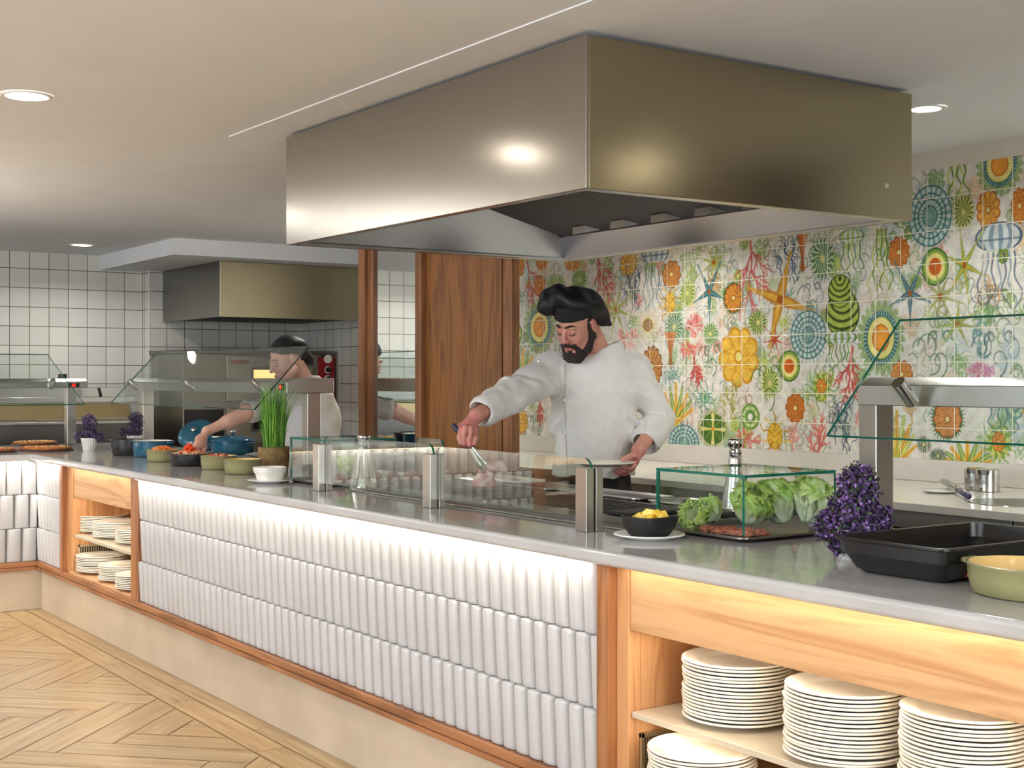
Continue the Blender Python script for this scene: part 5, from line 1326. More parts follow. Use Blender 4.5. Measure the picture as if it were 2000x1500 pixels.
L_ = [
('rosette',1011,521,14,22),('coral',1031,559,20,44,RED,-75),('rosette',1055,558,11,19,(206,104,34)),('rosette',1059,514,10,13,(206,104,34)),('urchin',1087,556,18,20,(130,164,96)),('urchin',1133,547,15,22,(84,150,60)),('rosette',1120,516,14,14),('coral',1166,545,22,50,RED,-70),('weed',1189,507,12,18),('rosette',1229,516,16,24,YEL),
('jelly',1281,540,24,62),('star',1205,605,24,40,OLIVE),('lattice',1238,570,20,40,DBLUE),('rosette',1313,536,17,26,(190,116,40)),('jelly',1347,522,16,26,LIME,GREEN),('octo',1310,590,16,32),('urchin',1344,573,15,26,LIME),('star',1396,513,24,32,(160,150,84)),('star',1387,570,22,40,DTEAL,5,TEAL),('rosette',1434,582,17,27,(206,128,36),12,BROWN,True),
('coral',1467,535,38,72,(196,84,76),-90),('egg',1055,639,24,42),('eggs',1009,653,11,21),('rosette',1003,608,9,20,(200,100,34)),('agave',1023,708,20,27,GREEN),('pom',1226,662,22,26),('sun',1267,635,22,30),('urchin',1318,639,18,28,TEAL),('pom',1358,639,17,26,(206,96,86)),('urchin',1389,652,15,22,(110,160,110)),('urchin',1482,630,18,24,(110,140,54)),
('rosette',1275,716,19,38,(186,122,54),14,(120,60,24)),('trumpet',1312,680,9,26),('pom',1347,682,16,20,(206,90,80)),('coral',1357,728,14,26,RED,-80),('rosette',1444,697,36,56,YEL,9,(196,134,28)),('curl',1390,694,20,26,(96,150,100)),('legs',1315,732,20,24,TEAL),('agave',1322,785,24,36,GREEN),('legs',1378,776,26,34,(80,146,120)),('lattice',1429,788,18,36,OLIVE),
('cross',1394,838,28,36),('ring',1467,814,17,24),('disch',1337,865,28,34),('pom',1459,862,30,26,(200,84,74)),('rosette',1020,823,12,22,YEL,12,BROWN),('curl',1046,828,14,22,TEAL),('coral',1056,805,10,24,RED,-90),
('eggb',1954,322,36,48),('weed',1871,352,24,42),('disc',1818,422,40,58),('rosette',1932,410,22,37,(214,150,50)),('urchin',1883,414,22,34,OLIVE),('rosette',1993,402,16,34,(200,112,36)),('jelly',1952,520,42,78),('star',1885,518,28,54,GREEN,6,YEL),('eggs',1828,521,24,34),('rosette',1757,493,20,30,(190,96,30),12),
('weed',1722,508,20,52),('jelly',1665,492,22,40,LIME,DGRN),('urchin',1608,506,24,44,TEAL),('lattice',1545,506,28,50,DBLUE),('trumpet',1570,486,10,32),('star',1525,585,46,66,(186,122,44),4,YEL),('star',1779,573,28,46,(54,88,104),5,TEAL),('star',1838,578,32,42,(150,140,110),9),('shell',1647,592,34,60),('curl',1586,575,20,32,BLUE),
('disc',1580,654,33,46),('jelly',1643,686,29,36,GREEN,DGRN),('star',1515,664,15,22,(190,72,40),7,RED),('egg',1722,660,36,58),('eggs',1543,715,19,28),('urchin',1505,748,18,30,LIME),('curl',1500,742,24,44,GREEN),('coral',1667,735,30,50,RED,-100),('legs',1606,758,30,40,(90,140,60)),('egggreen',1606,754,18,28),('rosette',1555,797,18,28,(190,96,30),10),
('octo',1515,850,24,38),('coral',1590,860,32,44,(206,104,92),80),('lattice',1649,835,24,52,DBLUE),('pom',1917,725,26,20,(184,110,150)),('curl',1834,676,30,42,(90,150,120)),('curl',1948,676,40,38,BLUE),('rosette',1763,731,20,26,(206,124,50)),('agave',1753,851,28,48,LIME),('rosette',1852,819,26,34,(200,120,60),10,BROWN,True),
('agave',1891,888,34,26,GREEN),('legs',1952,863,36,52,(96,150,70)),('egggreen',1952,863,24,38),('urchin',1806,868,14,16,(70,84,110)),('urchin',1834,890,16,14,(60,74,100)),('jelly',1960,808,30,36,TEAL,DTEAL),('star',1871,632,36,30,OLIVE,7),('ring',1985,792,16,26,TEAL),
]
FN = dict(egg=m_egg,rosette=m_rosette,coral=m_coral,urchin=m_urchin,weed=m_weed,jelly=m_jelly,star=m_star,lattice=m_lattice,octo=m_octo,agave=m_agave,pom=m_pom,sun=m_sun,trumpet=m_trumpet,curl=m_curl,legs=m_legs,cross=m_cross,ring=m_ring,disc=m_disc,shell=m_shell)
for k, e in enumerate(L_):
    nm, px, py, rx, ry = e[:5]; ex = e[5:]; a = W(px,py,rx*1.12,ry*1.12)
    if nm == 'eggs': m_egg(*a, big=False)
    elif nm == 'eggb': m_egg(*a)
    elif nm == 'egggreen': m_urchin(*a, (150,176,60), GREEN, 16); m_rosette(a[0],a[1],a[2]*.5,a[3]*.5,ORANGE,6)
    elif nm == 'disch': m_disc(*a, half=True)
    elif nm == 'coral': m_coral(*a, col=ex[0], ang=ex[1], seed=k, w_=.0062)
    elif nm in ('curl','legs','lattice'): FN[nm](*a, col=ex[0])
    elif nm == 'pom': m_pom(*a, col=ex[0] if ex else PINK, seed=k)
    else: FN[nm](*a, *ex)
# unseen continuation to the right and behind the wooden screen
kinds = ['egg','rosette','star','disc','urchin','jelly','agave','ring','shell','octo']
for k in range(46):
    cx = rf.uniform(MX0,-7.0) if k % 3 == 0 else rf.uniform(-3.25,MX1)
    FN[kinds[k%len(kinds)]](cx, rf.uniform(MZ0+.08,MZ1-.08), rf.uniform(.05,.085), rf.uniform(.055,.09))
# watercolour mottling of the pigment
yy, xx = np.mgrid[0:NZ, 0:NX]
mot = 1+.05*np.sin(xx*.21+3*np.sin(yy*.07))*np.sin(yy*.19+2*np.sin(xx*.05))+.03*r_np.randn(NZ,NX)
img = np.clip(img*mot[...,None].astype('f'), 0, 255)/255
gm_ = img.mean(2, keepdims=True); img = np.clip(gm_+(img-gm_)*.86, 0, 1)
vs = np.zeros((NZ*NX,3),'f'); vs[:,0] = MX0+xx.ravel()*RES; vs[:,1] = WM-.006; vs[:,2] = MZ0+yy.ravel()*RES
i0 = (np.arange(NZ-1)[:,None]*NX+np.arange(NX-1)[None,:]).ravel()
qd = np.stack([i0,i0+1,i0+NX+1,i0+NX],1).astype(np.int32)
me = bpy.data.meshes.new('painted_tiles'); me.vertices.add(len(vs)); me.vertices.foreach_set('co', vs.ravel())
me.loops.add(qd.size); me.loops.foreach_set('vertex_index', qd.ravel()); me.polygons.add(len(qd)); me.polygons.foreach_set('loop_start', np.arange(0,qd.size,4,dtype=np.int32))
try: me.polygons.foreach_set('loop_total', np.full(len(qd),4,np.int32))
except Exception: pass
me.update(calc_edges=True)
li = np.where(img<=.04045, img/12.92, ((img+.055)/1.055)**2.4)
ca = np.ones((NZ*NX,4),'f'); ca[:,:3] = li.reshape(-1,3)
a = me.attributes.new('paint','FLOAT_COLOR','POINT'); a.data.foreach_set('color', ca.ravel())
ts = .142; zl = onY(1318, 713.7, WM)[2]; xl = onY(1304.8, 713, WM)[0]
me.materials.append(tile_mat('painted_tile', 'y', size=ts, grout=(222,218,196), attr=True, mortar=.0022, off=((-xl-30)%ts, (-zl-30)%ts)))
wall_m = struct('wall_painted_tiles', (([(0,0,0),(0,0,.001),(0,.001,0)]),[(0,1,2)]), M['plaster'])
wall_m.data = me
struct('trim_2', MB().box(MX0-.3, -1.56, WM-.0058, WM-.0003, MZ1, MZ1+.085), mat('cream_trim', (206,200,186), .35, var=.02), bevel=.001)
struct('trim_3', MB().box(MX1, -1.56, WM-.0056, WM-.0003, 1.0215, MZ1), tile_mat('plain_tile', 'y', size=ts, grout=(222,218,196)))
# ================================================================ people: signed distance bodies meshed as one surface
class Field:
    def __init__(s, lo, hi, h):
        s.lo = np.array(lo,'f'); s.h = h; s.n = np.ceil((np.array(hi)-s.lo)/h).astype(int)+1
        s.F = np.full(tuple(s.n), .2, 'f')
    def _sl(s, lo, hi, pad):
        a = np.maximum(0, np.floor((np.array(lo)-pad-s.lo)/s.h).astype(int)); b_ = np.minimum(s.n, np.ceil((np.array(hi)+pad-s.lo)/s.h).astype(int)+1)
        if (b_ <= a).any(): return None
        g = [s.lo[i]+np.arange(a[i],b_[i],dtype='f')*s.h for i in range(3)]
        return tuple(slice(a[i],b_[i]) for i in range(3)), np.meshgrid(*g, indexing='ij')
    def _mix(s, sl, D, k, mode):
        A = s.F[sl]
        if mode == 'add':
            if k > 0: h_ = np.clip(.5+.5*(A-D)/k,0,1); R_ = A*(1-h_)+D*h_-k*h_*(1-h_)
            else: R_ = np.minimum(A,D)
        else:
            if k > 0: h_ = np.clip(.5-.5*(A+D)/k,0,1); R_ = A*(1-h_)-D*h_+k*h_*(1-h_)
            else: R_ = np.maximum(A,-D)
        s.F[sl] = R_
    def cone(s, a, b_, ra, rb, k=.02, mode='add'):
        a, b_ = np.array(a,'f'), np.array(b_,'f'); r = max(ra,rb)
        q = s._sl(np.minimum(a,b_)-r, np.maximum(a,b_)+r, k+.02)
        if q is None: return s
        sl, (X,Y,Z) = q; d = b_-a; L = float(d@d)+1e-12
        t = np.clip(((X-a[0])*d[0]+(Y-a[1])*d[1]+(Z-a[2])*d[2])/L,0,1)
        D = np.sqrt((X-a[0]-t*d[0])**2+(Y-a[1]-t*d[1])**2+(Z-a[2]-t*d[2])**2)-(ra+(rb-ra)*t)
        s._mix(sl, D, k, mode); return s
    def path(s, pts, rs, k=.02, mode='add'):
        for i in range(len(pts)-1): s.cone(pts[i], pts[i+1], rs[i], rs[i+1], k, mode)
        return s
    def ell(s, c, r, ax=None, k=.02, mode='add'):
        c = np.array(c,'f'); r = np.array(r,'f'); rm = float(r.max())
        q = s._sl(c-rm, c+rm, k+.02)
        if q is None: return s
        sl, (X,Y,Z) = q; P_ = [X-c[0],Y-c[1],Z-c[2]]
        if ax is not None: P_ = [P_[0]*v[0]+P_[1]*v[1]+P_[2]*v[2] for v in ax]
        k0 = np.sqrt(sum((P_[i]/r[i])**2 for i in range(3))); k1 = np.sqrt(sum((P_[i]/r[i]**2)**2 for i in range(3)))+1e-6
        s._mix(sl, k0*(k0-1)/k1, k, mode); return s
    def loft(s, secs, k=.02, mode='add'):
        """secs: (z, cu, cw, a, b) elliptical sections up the z axis"""
        secs = sorted(secs); z = np.array([q[0] for q in secs]); m = max(max(q[3],q[4]) for q in secs)
        lo = (min(q[1] for q in secs)-m, min(q[2] for q in secs)-m, z[0]-.02); hi = (max(q[1] for q in secs)+m, max(q[2] for q in secs)+m, z[-1]+.02)
        q = s._sl(lo, hi, .02); sl, (X,Y,Z) = q
        I = [np.interp(Z[0,0,:], z, [q_[j] for q_ in secs]).astype('f')[None,None,:] for j in range(1,5)]
        r_ = np.sqrt(((X-I[0])/I[2])**2+((Y-I[1])/I[3])**2)
        D = (r_-1)*np.minimum(I[2],I[3]); D = np.maximum(D, np.maximum(z[0]-Z, Z-z[-1]))
        s._mix(sl, D, k, mode); return s
    def warp(s, fn):
        g = [s.lo[i]+np.arange(s.n[i],dtype='f')*s.h for i in range(3)]
        near = np.abs(s.F) < .03; I = np.nonzero(near)
        s.F[I] += fn(g[0][I[0]], g[1][I[1]], g[2][I[2]]).astype('f'); return s
    def front(s, u, z):
        i = int(round((u-s.lo[0])/s.h)); k = int(round((z-s.lo[2])/s.h)); col = s.F[i,:,k]; j = np.argmax(col < 0)
        if col[j] >= 0: return None
        a = col[j-1]; b_ = col[j]; return float(s.lo[1]+(j-1+a/(a-b_))*s.h)
    def mesh(s):
        F = s.F; S = F < 0
        c = S[:-1,:-1,:-1].astype(np.int8)
        for a in (0,1):
            for b_ in (0,1):
                for d in (0,1):
                    if a+b_+d: c = c + S[a:F.shape[0]-1+a, b_:F.shape[1]-1+b_, d:F.shape[2]-1+d]
        act = (c > 0) & (c < 8); I = np.argwhere(act); idx = np.full(act.shape, -1, np.int32); idx[tuple(I.T)] = np.arange(len(I))
        acc = np.zeros((len(I),3)); cnt = np.zeros(len(I))
        for ax in range(3):
            o1, o2 = [q for q in range(3) if q != ax]
            for a in (0,1):
                for b_ in (0,1):
                    p0 = I.copy(); p0[:,o1] += a; p0[:,o2] += b_; p1 = p0.copy(); p1[:,ax] += 1
                    f0 = F[tuple(p0.T)]; f1 = F[tuple(p1.T)]; m_ = (f0<0) != (f1<0); t = f0/(f0-f1+1e-12)
                    q = p0.astype('f8'); q[:,ax] += t; acc[m_] += q[m_]; cnt[m_] += 1
        V = acc/np.maximum(cnt,1)[:,None]; V = V*s.h+s.lo
        fs = []
        for ax in range(3):
            o1, o2 = (ax+1)%3, (ax+2)%3
            sl0 = [slice(1,-1)]*3; sl0[ax] = slice(0,-1); sl1 = [slice(1,-1)]*3; sl1[ax] = slice(1,None)
            A, B_ = S[tuple(sl0)], S[tuple(sl1)]; E = np.argwhere(A != B_); inside = A[tuple(E.T)]
            E = E+1; E[:,ax] -= 1
            def cell(d1, d2): q = E.copy(); q[:,o1] += d1; q[:,o2] += d2; return idx[tuple(q.T)]
            Q = np.stack([cell(-1,-1),cell(0,-1),cell(0,0),cell(-1,0)],1); Q[~inside] = Q[~inside][:,::-1]; fs.append(Q)
        Fq = np.concatenate(fs); Fq = Fq[(Fq>=0).all(1)]
        return V, Fq
def field_obj(name, fld, m_, frame, parent=None, smooth_it=0, colfn=None):
    V, Q = fld.mesh(); O, U_, W_ = frame
    if smooth_it:
        for _ in range(smooth_it):
            acc = np.zeros_like(V); cnt = np.zeros(len(V))
            for a in range(4):
                np.add.at(acc, Q[:,a], V[Q[:,(a+1)%4]]); np.add.at(cnt, Q[:,a], 1)
            V = V*.5+.5*acc/np.maximum(cnt,1)[:,None]
    X = np.stack([O[0]+V[:,0]*U_[0]+V[:,1]*W_[0], O[1]+V[:,0]*U_[1]+V[:,1]*W_[1], V[:,2]],1)
    off = _loc(parent) if parent else Vector((0,0,0)); X = X-np.array(off)
    me = bpy.data.meshes.new(name); me.vertices.add(len(X)); me.vertices.foreach_set('co', X.astype('f').ravel())
    me.loops.add(Q.size); me.loops.foreach_set('vertex_index', Q.astype(np.int32).ravel()); me.polygons.add(len(Q)); me.polygons.foreach_set('loop_start', np.arange(0,Q.size,4,dtype=np.int32))
    me.update(calc_edges=True); me.validate()
    me.polygons.foreach_set('use_smooth', [True]*len(me.polygons)); me.materials.append(m_)
    if colfn is not None:
        a = me.attributes.new('paint','FLOAT_COLOR','POINT'); ca = np.ones((len(V),4),'f'); ca[:,:3] = colfn(V); a.data.foreach_set('color', ca.ravel())
    o = bpy.data.objects.new(name, me); COL.objects.link(o)
    if parent: o.parent = parent
    return o
def nrm(v): v = np.array(v,float); return v/np.linalg.norm(v)
class Frame:
    """person frame: u to the right of the picture, w away from the viewer, z up"""
    def __init__(s, px0, d0):
        s.d0 = d0; s.px0 = px0; s.O = d0*FW + d0*(px0-1000)/FPX*RT
        s.l0 = d0*(px0-1000)/FPX
    def __call__(s, px, py, dw=0.0):
        d = s.d0+dw; return np.array([d*(px-1000)/FPX-s.l0, dw, CZ+(HZ-py)/FPX*d])
    def world(s, p): return (s.O[0]+p[0]*RT[0]+p[1]*FW[0], s.O[1]+p[0]*RT[1]+p[1]*FW[1], p[2])
    @property
    def fr(s): return (s.O, RT, FW)
def head_axes(f, roll=0.0):
    f = nrm(f); r = nrm(np.cross(f, (0,0,1))); up = np.cross(r, f)
    # right-handed in (u,w,z): r points to the person's right-hand side of the picture when facing away
    c, s_ = math.cos(roll), math.sin(roll); r2 = r*c+up*s_; up2 = up*c-r*s_
    return r2, f, up2
def head(fld, C, ax, s=1.0, fem=False):
    r, f, up = ax
    def H(a, b_, c): return C+s*(r*a+f*b_+up*c)
    e = lambda c,rd,k=.015,mode='add': fld.ell(H(*c), tuple(q*s for q in rd), ax, k, mode)
    e((0,-.015,.035),(.074,.093,.088),.01)
    e((0,.030,-.030),(.060,.062,.082),.03)
    e((0,.052,-.088),(.030 if not fem else .024,.030,.026),.03)
    for q in (-1,1):
        fld.cone(H(q*.055,-.01,-.055), H(q*.022,.058,-.092), .018*s, .016*s, .03)
        e((q*.036,.062,-.025),(.020,.018,.020),.02)
        e((q*.030,.098,.012),(.015,.014,.011),.012,'sub')
        e((q*.031,.076,.006),(.0135,.0125,.0115),.003)
        e((q*.030,.079,.011),(.0155,.0120,.0075),.003)
        e((q*.077,-.010,-.005),(.009,.020,.031),.008)
        e((q*.028,.083,.028),(.022,.010,.007),.010)
    fld.cone(H(0,.088,.022), H(0,.113,-.022), .0075*s, .0115*s, .010)
    for q in (-1,1): e((q*.011,.102,-.026),(.009,.011,.008),.006)
    e((0,.092,-.056),(.025,.012,.0055),.005); e((0,.090,-.066),(.021,.012,.0065),.005); e((0,.104,-.0612),(.022,.006,.0012),.002,'sub')
    return H
def hand(fld, wrist, palm_c, out, side, fingers, thumb, s=1.0, k=.006):
    """palm as flattened ellipsoids; fingers: list of 4 polylines (knuckle..tip); thumb polyline"""
    wrist = np.array(wrist); palm_c = np.array(palm_c); d = nrm(palm_c-wrist); sd = nrm(np.array(side)-d*np.dot(side,d)); nn = np.cross(d, sd)
    fld.ell(palm_c, (.050*s,.042*s,.016*s), (d,sd,nn), .015)
    fld.cone(wrist, palm_c, .024*s, .020*s, .02)
    R0 = [.0098,.0100,.0095,.0085]
    for i, F_ in enumerate(fingers):
        r0 = R0[i]*s; n = len(F_)
        fld.cone(palm_c*.35+np.array(F_[0])*.65, F_[0], r0*1.15, r0*1.1, .008)
        fld.path(F_, [r0*(1.08-.30*j/(n-1)) for j in range(n)], .0035)
    n = len(thumb); fld.path(thumb, [(.0135-.004*j/(n-1))*s for j in range(n)], .006)

m_skin, nt, b = newmat('skin'); at = N(nt,'ShaderNodeAttribute'); at.attribute_name = 'paint'
nt.links.new(at.outputs['Color'], b.inputs['Base Color']); b.inputs['Roughness'].default_value = .45
b.inputs['Subsurface Weight'].default_value = .12; b.inputs['Subsurface Radius'].default_value = (.02,.008,.004); b.inputs['Subsurface Scale'].default_value = .3
nz = N(nt,'ShaderNodeTexNoise'); nz.inputs['Scale'].default_value = 260; tc = N(nt,'ShaderNodeTexCoord'); nt.links.new(tc.outputs['Object'], nz.inputs[0])
bp = N(nt,'ShaderNodeBump'); bp.inputs['Strength'].default_value = .12; bp.inputs['Distance'].default_value = .002; nt.links.new(nz.outputs['Fac'], bp.inputs['Height']); nt.links.new(bp.outputs[0], b.inputs['Normal'])
white_cloth = mat('white_cotton', (226,224,220), .85, var=.02, bump=.06, bscale=300, sheen=.2)
cream_cloth = mat('offwhite_cotton', (216,210,200), .85, var=.03, bump=.06, bscale=300)
black_cloth = mat('black_cotton', (26,25,29), .5, var=.2, bump=.1, bscale=200, spec=.35)
dark_cloth = mat('charcoal_cotton', (38,34,34), .85, var=.15, bump=.1, bscale=200)
hair_m = mat('dark_hair', (30,24,22), .55, var=.4, scale=150, bump=.6, bscale=260)
beard_m = mat('dark_beard', (34,27,24), .7, c2=(62,52,46), scale=120, bump=.8, bscale=300)
def skincol(base, red, spots):
    b0, b1 = np.array(lin(base)), np.array(lin(red))
    def fn(V):
        t = np.zeros(len(V))
        for c, r_, a in spots: t = np.maximum(t, a*np.exp(-((V-np.array(c))**2).sum(1)/r_**2))
        m_ = .04*np.sin(V[:,0]*190+2*np.sin(V[:,2]*70))*np.sin(V[:,2]*170+V[:,1]*90)
        return np.clip((b0*(1-t[:,None])+b1*t[:,None])*(1+m_[:,None]),0,1)
    return fn

# ---------------------------------------------------------------- the bearded chef
c_ = Frame(1165, 5.65)
T = thing('person', 'person in white chef jacket and black beret turning meat on the grill', 'person', (*c_.world(np.array([0,.02,0]))[:2], 0))
fld = Field((-.72,-.62,0), (.38,.24,1.80), .0046)
hip = c_(1163,965,.06); 
# torso, legs
fld.loft([(.80,.0,.05,.138,.095),(.92,-.005,.05,.138,.095),(1.05,-.01,.05,.138,.098),(1.22,-.01,.03,.158,.108),(1.34,.0,.02,.165,.105),(1.41,.02,.02,.125,.085),(1.46,.035,.02,.06,.06)], .02)
for q in (-1,1): fld.path([(q*.075,.06,.86),(q*.09,.04,.48),(q*.10,.07,.09)], [.070,.055,.042], .03); fld.cone((q*.10,.08,.05),(q*.12,-.09,.04),.042,.035,.03)
sR, eR, wR = c_(1072,722,-.02), c_(998,772,-.22), c_(931,812,-.40)
sL, eL, wL = c_(1240,722,.06), c_(1286,822,.04), c_(1248,878,-.16)
fld.path([sR,eR,wR],[.056,.044,.030],.03); fld.cone(eR,(eR+wR)/2,.044,.043,.02)
fld.path([sL,eL,wL],[.056,.038,.028],.03); fld.cone(eL,(eL+wL)/2,.038,.036,.02)
fld.cone((.03,.02,1.40), sR, .07,.05,.04); fld.cone((.03,.02,1.40), sL, .07,.05,.04)
HC = c_(1127,634,-.09); axh = head_axes((-.56,-.66,-.47), .10)
fld.cone((.035,.02,1.42), HC-.055*axh[1]-.045*axh[2], .055,.053,.03)
H = head(fld, HC, axh, 1.0)
# right hand: gripping the tongs, back of the hand to the viewer, fingers pointing down
p_ = c_(912,835,-.45)
kn = [c_(900,838,-.475), c_(909,834,-.49), c_(920,836,-.485), c_(930,842,-.465)]
fing = []
for i, (mx_, my_, tx_, ty_) in enumerate([(897,856,902,868),(905,858,908,872),(917,860,917,873),(929,858,924,869)]):
    fing.append([kn[i], c_(mx_,my_,-.50), c_((mx_+tx_)/2,(my_+ty_)/2+3,-.505), c_(tx_,ty_,-.475), c_(tx_+1,ty_+1,-.455)])
hand(fld, wR, p_, None, (1,0,.2), fing, [c_(926,836,-.42), c_(930,852,-.41), c_(926,866,-.425), c_(922,874,-.44)], 1.0)
# left hand under the plate rim: thumb on top, fingers below
p2 = c_(1237,901,-.20)
f2 = []
for i, (a0_, z0_, dw) in enumerate([(1239,912,-.28),(1236,917,-.26),(1231,921,-.235),(1227,924,-.21)]):
    kx, ky = a0_, z0_-3
    f2.append([c_(kx,ky,dw), c_(kx-8,ky+6,dw-.02), c_(kx-18,ky+5,dw-.03), c_(kx-27,ky+1,dw-.03)])
hand(fld, wL, p2, None, (0,1,.1), f2, [c_(1240,893,-.23), c_(1236,890,-.265), c_(1226,893,-.29), c_(1216,897,-.30)], 1.0)
fld.warp(lambda u,w_,z: .0008*np.sin(u*120)*np.sin(z*140))
sp = [(H(0,.11,-.03),.035,.75),(H(.04,.07,-.03),.03,.5),(H(-.04,.07,-.03),.03,.5),(H(.077,-.01,0),.03,.7),(H(-.077,-.01,0),.03,.6),(H(0,.098,-.06),.018,1.0),(p_,.08,.75),(p2,.08,.75),(np.array(fing[2][2]),.04,.8),(np.array(f2[2][2]),.05,.8)]
field_obj('body', fld, m_skin, c_.fr, T, 0, skincol((205,150,128),(196,112,116),sp))
del fld
# jacket
j = Field((-.62,-.50,.84), (.40,.26,1.56), .0052)
j.loft([(.968,-.005,.05,.172,.128),(.99,-.008,.05,.170,.126),(1.05,-.012,.045,.168,.122),(1.14,-.01,.035,.178,.126),(1.22,-.005,.03,.187,.128),(1.32,.005,.02,.188,.124),(1.40,.015,.02,.155,.105),(1.44,.03,.02,.105,.088),(1.47,.037,.02,.075,.074)], .03)
cufR, cufL = c_(946,802,-.36), c_(1265,856,-.05)
j.cone((.03,.02,1.385), sR+np.array([0,0,.0]), .085,.072,.05); j.cone((.03,.02,1.385), sL, .085,.072,.05)
j.path([sR+np.array([.02,0,-.01]),(sR+eR)/2+np.array([0,0,-.01]),eR,cufR],[.080,.074,.066,.058],.03)
j.path([sL+np.array([-.02,0,-.01]),(sL+eL)/2],[.080,.070],.03); j.path([(sL+eL)/2,eL+np.array([.008,0,0]),cufL],[.070,.060,.054],.010)
j.cone(cufR, cufR+(eR-cufR)*.30, .060,.063,.004); j.cone(cufL+(eL-cufL)*.0, cufL+(eL-cufL)*.55, .062,.068,.004)
# collar stand
NB = np.array([.037,.015,1.44]); j.cone(NB+np.array([.004,0,.0]), NB+np.array([.002,-.003,.048]), .080,.075,.004)
dR, dL = nrm(cufR-eR), nrm(cufL-eL)
def folds(u,w_,z):
    d = np.zeros_like(u)
    # sleeve folds: waves across the arm axis
    for a, b_, amp, fr_ in ((sR,cufR,.0060,62.),(sL,cufL,.0055,55.)):
        ax_ = b_-a; L = np.linalg.norm(ax_); ax_ = ax_/L; t = (u-a[0])*ax_[0]+(w_-a[1])*ax_[1]+(z-a[2])*ax_[2]
        q = np.sqrt(np.maximum(0,(u-a[0]-t*ax_[0])**2+(w_-a[1]-t*ax_[1])**2+(z-a[2]-t*ax_[2])**2))
        m_ = np.clip((t-.02)/.08,0,1)*np.clip((L+.03-t)/.06,0,1)*(q<.11)
        rv = np.sin(27*(z-a[2])+19*w_+9*t); d += m_*amp*1.35*(np.sin(fr_*.62*t+2.4*rv+1.3)*.7+.5*np.sin(fr_*1.25*t-2.0*np.sin(23*(z-a[2])+31*u)+2.))*np.clip(.35+.65*np.sin(t*17+2.2*rv+a[0]*9),0,1)
    tor = np.clip((1.30-z)/.25,0,1)*(np.abs(u)<.2)
    rw = np.sin(11*z-8*u+2)
    d += np.clip((1.36-z)/.2,0,1)*(np.abs(u)<.2)*.0085*np.sin(30*u+13*(z-1.1)*np.sign(u+.02)*1.0+1.7*rw)*np.clip(.25+np.sin(9*z+u*11+rw),0,1)
    d += np.clip((1.40-z)/.1,0,1)*np.clip((z-1.12)/.1,0,1)*.006*np.sin(46*(z+.9*np.abs(u-.02))+2*np.sin(u*14))*np.clip((np.abs(u-.01)-.07)/.08,0,1)
    d += np.clip((1.06-z)/.1,0,1)*.004*np.sin(60*u+14*z)*(w_<.03)
    d += .0012*np.sin(u*90+z*30)*np.sin(z*75-u*20)
    # overlapping front flap
    pl = -.145+.03*(1.42-z)
    d -= .0045*((u > pl)&(w_ < .0)&(z < 1.430+.45*np.maximum(0,u+.125))&(u < .3))
    return d
j.warp(folds)
j.cone(cufR-(eR-cufR)*.6, cufR+(eR-cufR)*.16, .049,.046,0,'sub'); j.cone(cufL-(eL-cufL)*.6, cufL+(eL-cufL)*.22, .049,.047,0,'sub')
j.cone(NB+np.array([0,0,-.03]), NB+np.array([-.014,-.010,.14]), .062,.072,.002,'sub'); g_ = j.lo[2]+np.arange(j.n[2],dtype='f')*j.h; gu = j.lo[0]+np.arange(j.n[0],dtype='f')*j.h; j.F = np.maximum(j.F, np.where(np.abs(gu[:,None,None]-.025)<.105, g_[None,None,:]-(1.497+.55*(gu[:,None,None]-.02)), -1.))
j.loft([(.80,-.01,.05,.160,.116),(1.0,-.01,.05,.156,.112)],.0,'sub')
jk = field_obj('jacket', j, white_cloth, c_.fr, T, 1)
for (px, py) in ((1100,722),(1102,782),(1104,845),(1103,902),(1052,705)):
    q = c_(px,py,0.0); w0 = j.front(q[0], q[2])
    if w0 is None: w0 = -.08
    d = w0; q = c_(px,py,w0); q[1] -= .0015
    obj('button', MB().sphere(c_.world(q), (.0075,.0075,.0065), 12, 8), M['white_china'], jk, smooth=True)
seam = MB(); pts = []
for z in np.linspace(.96,1.425,30):
    u = -.145+.03*(1.42-z); w0 = j.front(u+.006, z)
    if w0 is not None: pts.append(c_.world(np.array([u+.006,w0-.0022,z])))
obj('front_seam', MB().tube(pts, .0012, 6), mat('seam_thread', (176,174,170), .9), jk, smooth=True)
del j
# apron and trousers
a_ = Field((-.26,-.18,0), (.28,.24,1.02), .0058)
a_.loft([(.62,-.005,.045,.178,.140),(.80,-.005,.05,.168,.132),(.93,-.008,.05,.158,.116),(.99,-.008,.05,.152,.108)],.01)
a_.loft([(.34,-.005,.04,.190,.150),(.62,-.005,.045,.178,.140)],.01)
a_.warp(lambda u,w_,z: .004*np.sin(38*u+10*z)*np.clip((.95-z)/.2,0,1))
field_obj('apron', a_, dark_cloth, c_.fr, T, 1); del a_
a_ = Field((-.26,-.18,0), (.28,.24,.60), .007)
for q in (-1,1): a_.path([(q*.085,.06,.55),(q*.095,.045,.45),(q*.10,.075,.10)], [.085,.075,.07], .02)
field_obj('trousers', a_, dark_cloth, c_.fr, T); del a_
for q in (-1,1):
    a_ = Field((q*.11-.09,-.20,-.005), (q*.11+.09,.18,.16), .006); a_.cone((q*.10,.085,.055),(q*.125,-.10,.045),.052,.044,.03); a_.cone((q*.10,.08,.05),(q*.10,.08,.12),.05,.05,.02)
    a_.ell((q*.11,0,-.2),(.3,.3,.2),None,0,'sub'); field_obj('shoe', a_, M['black_matt'], c_.fr, T)
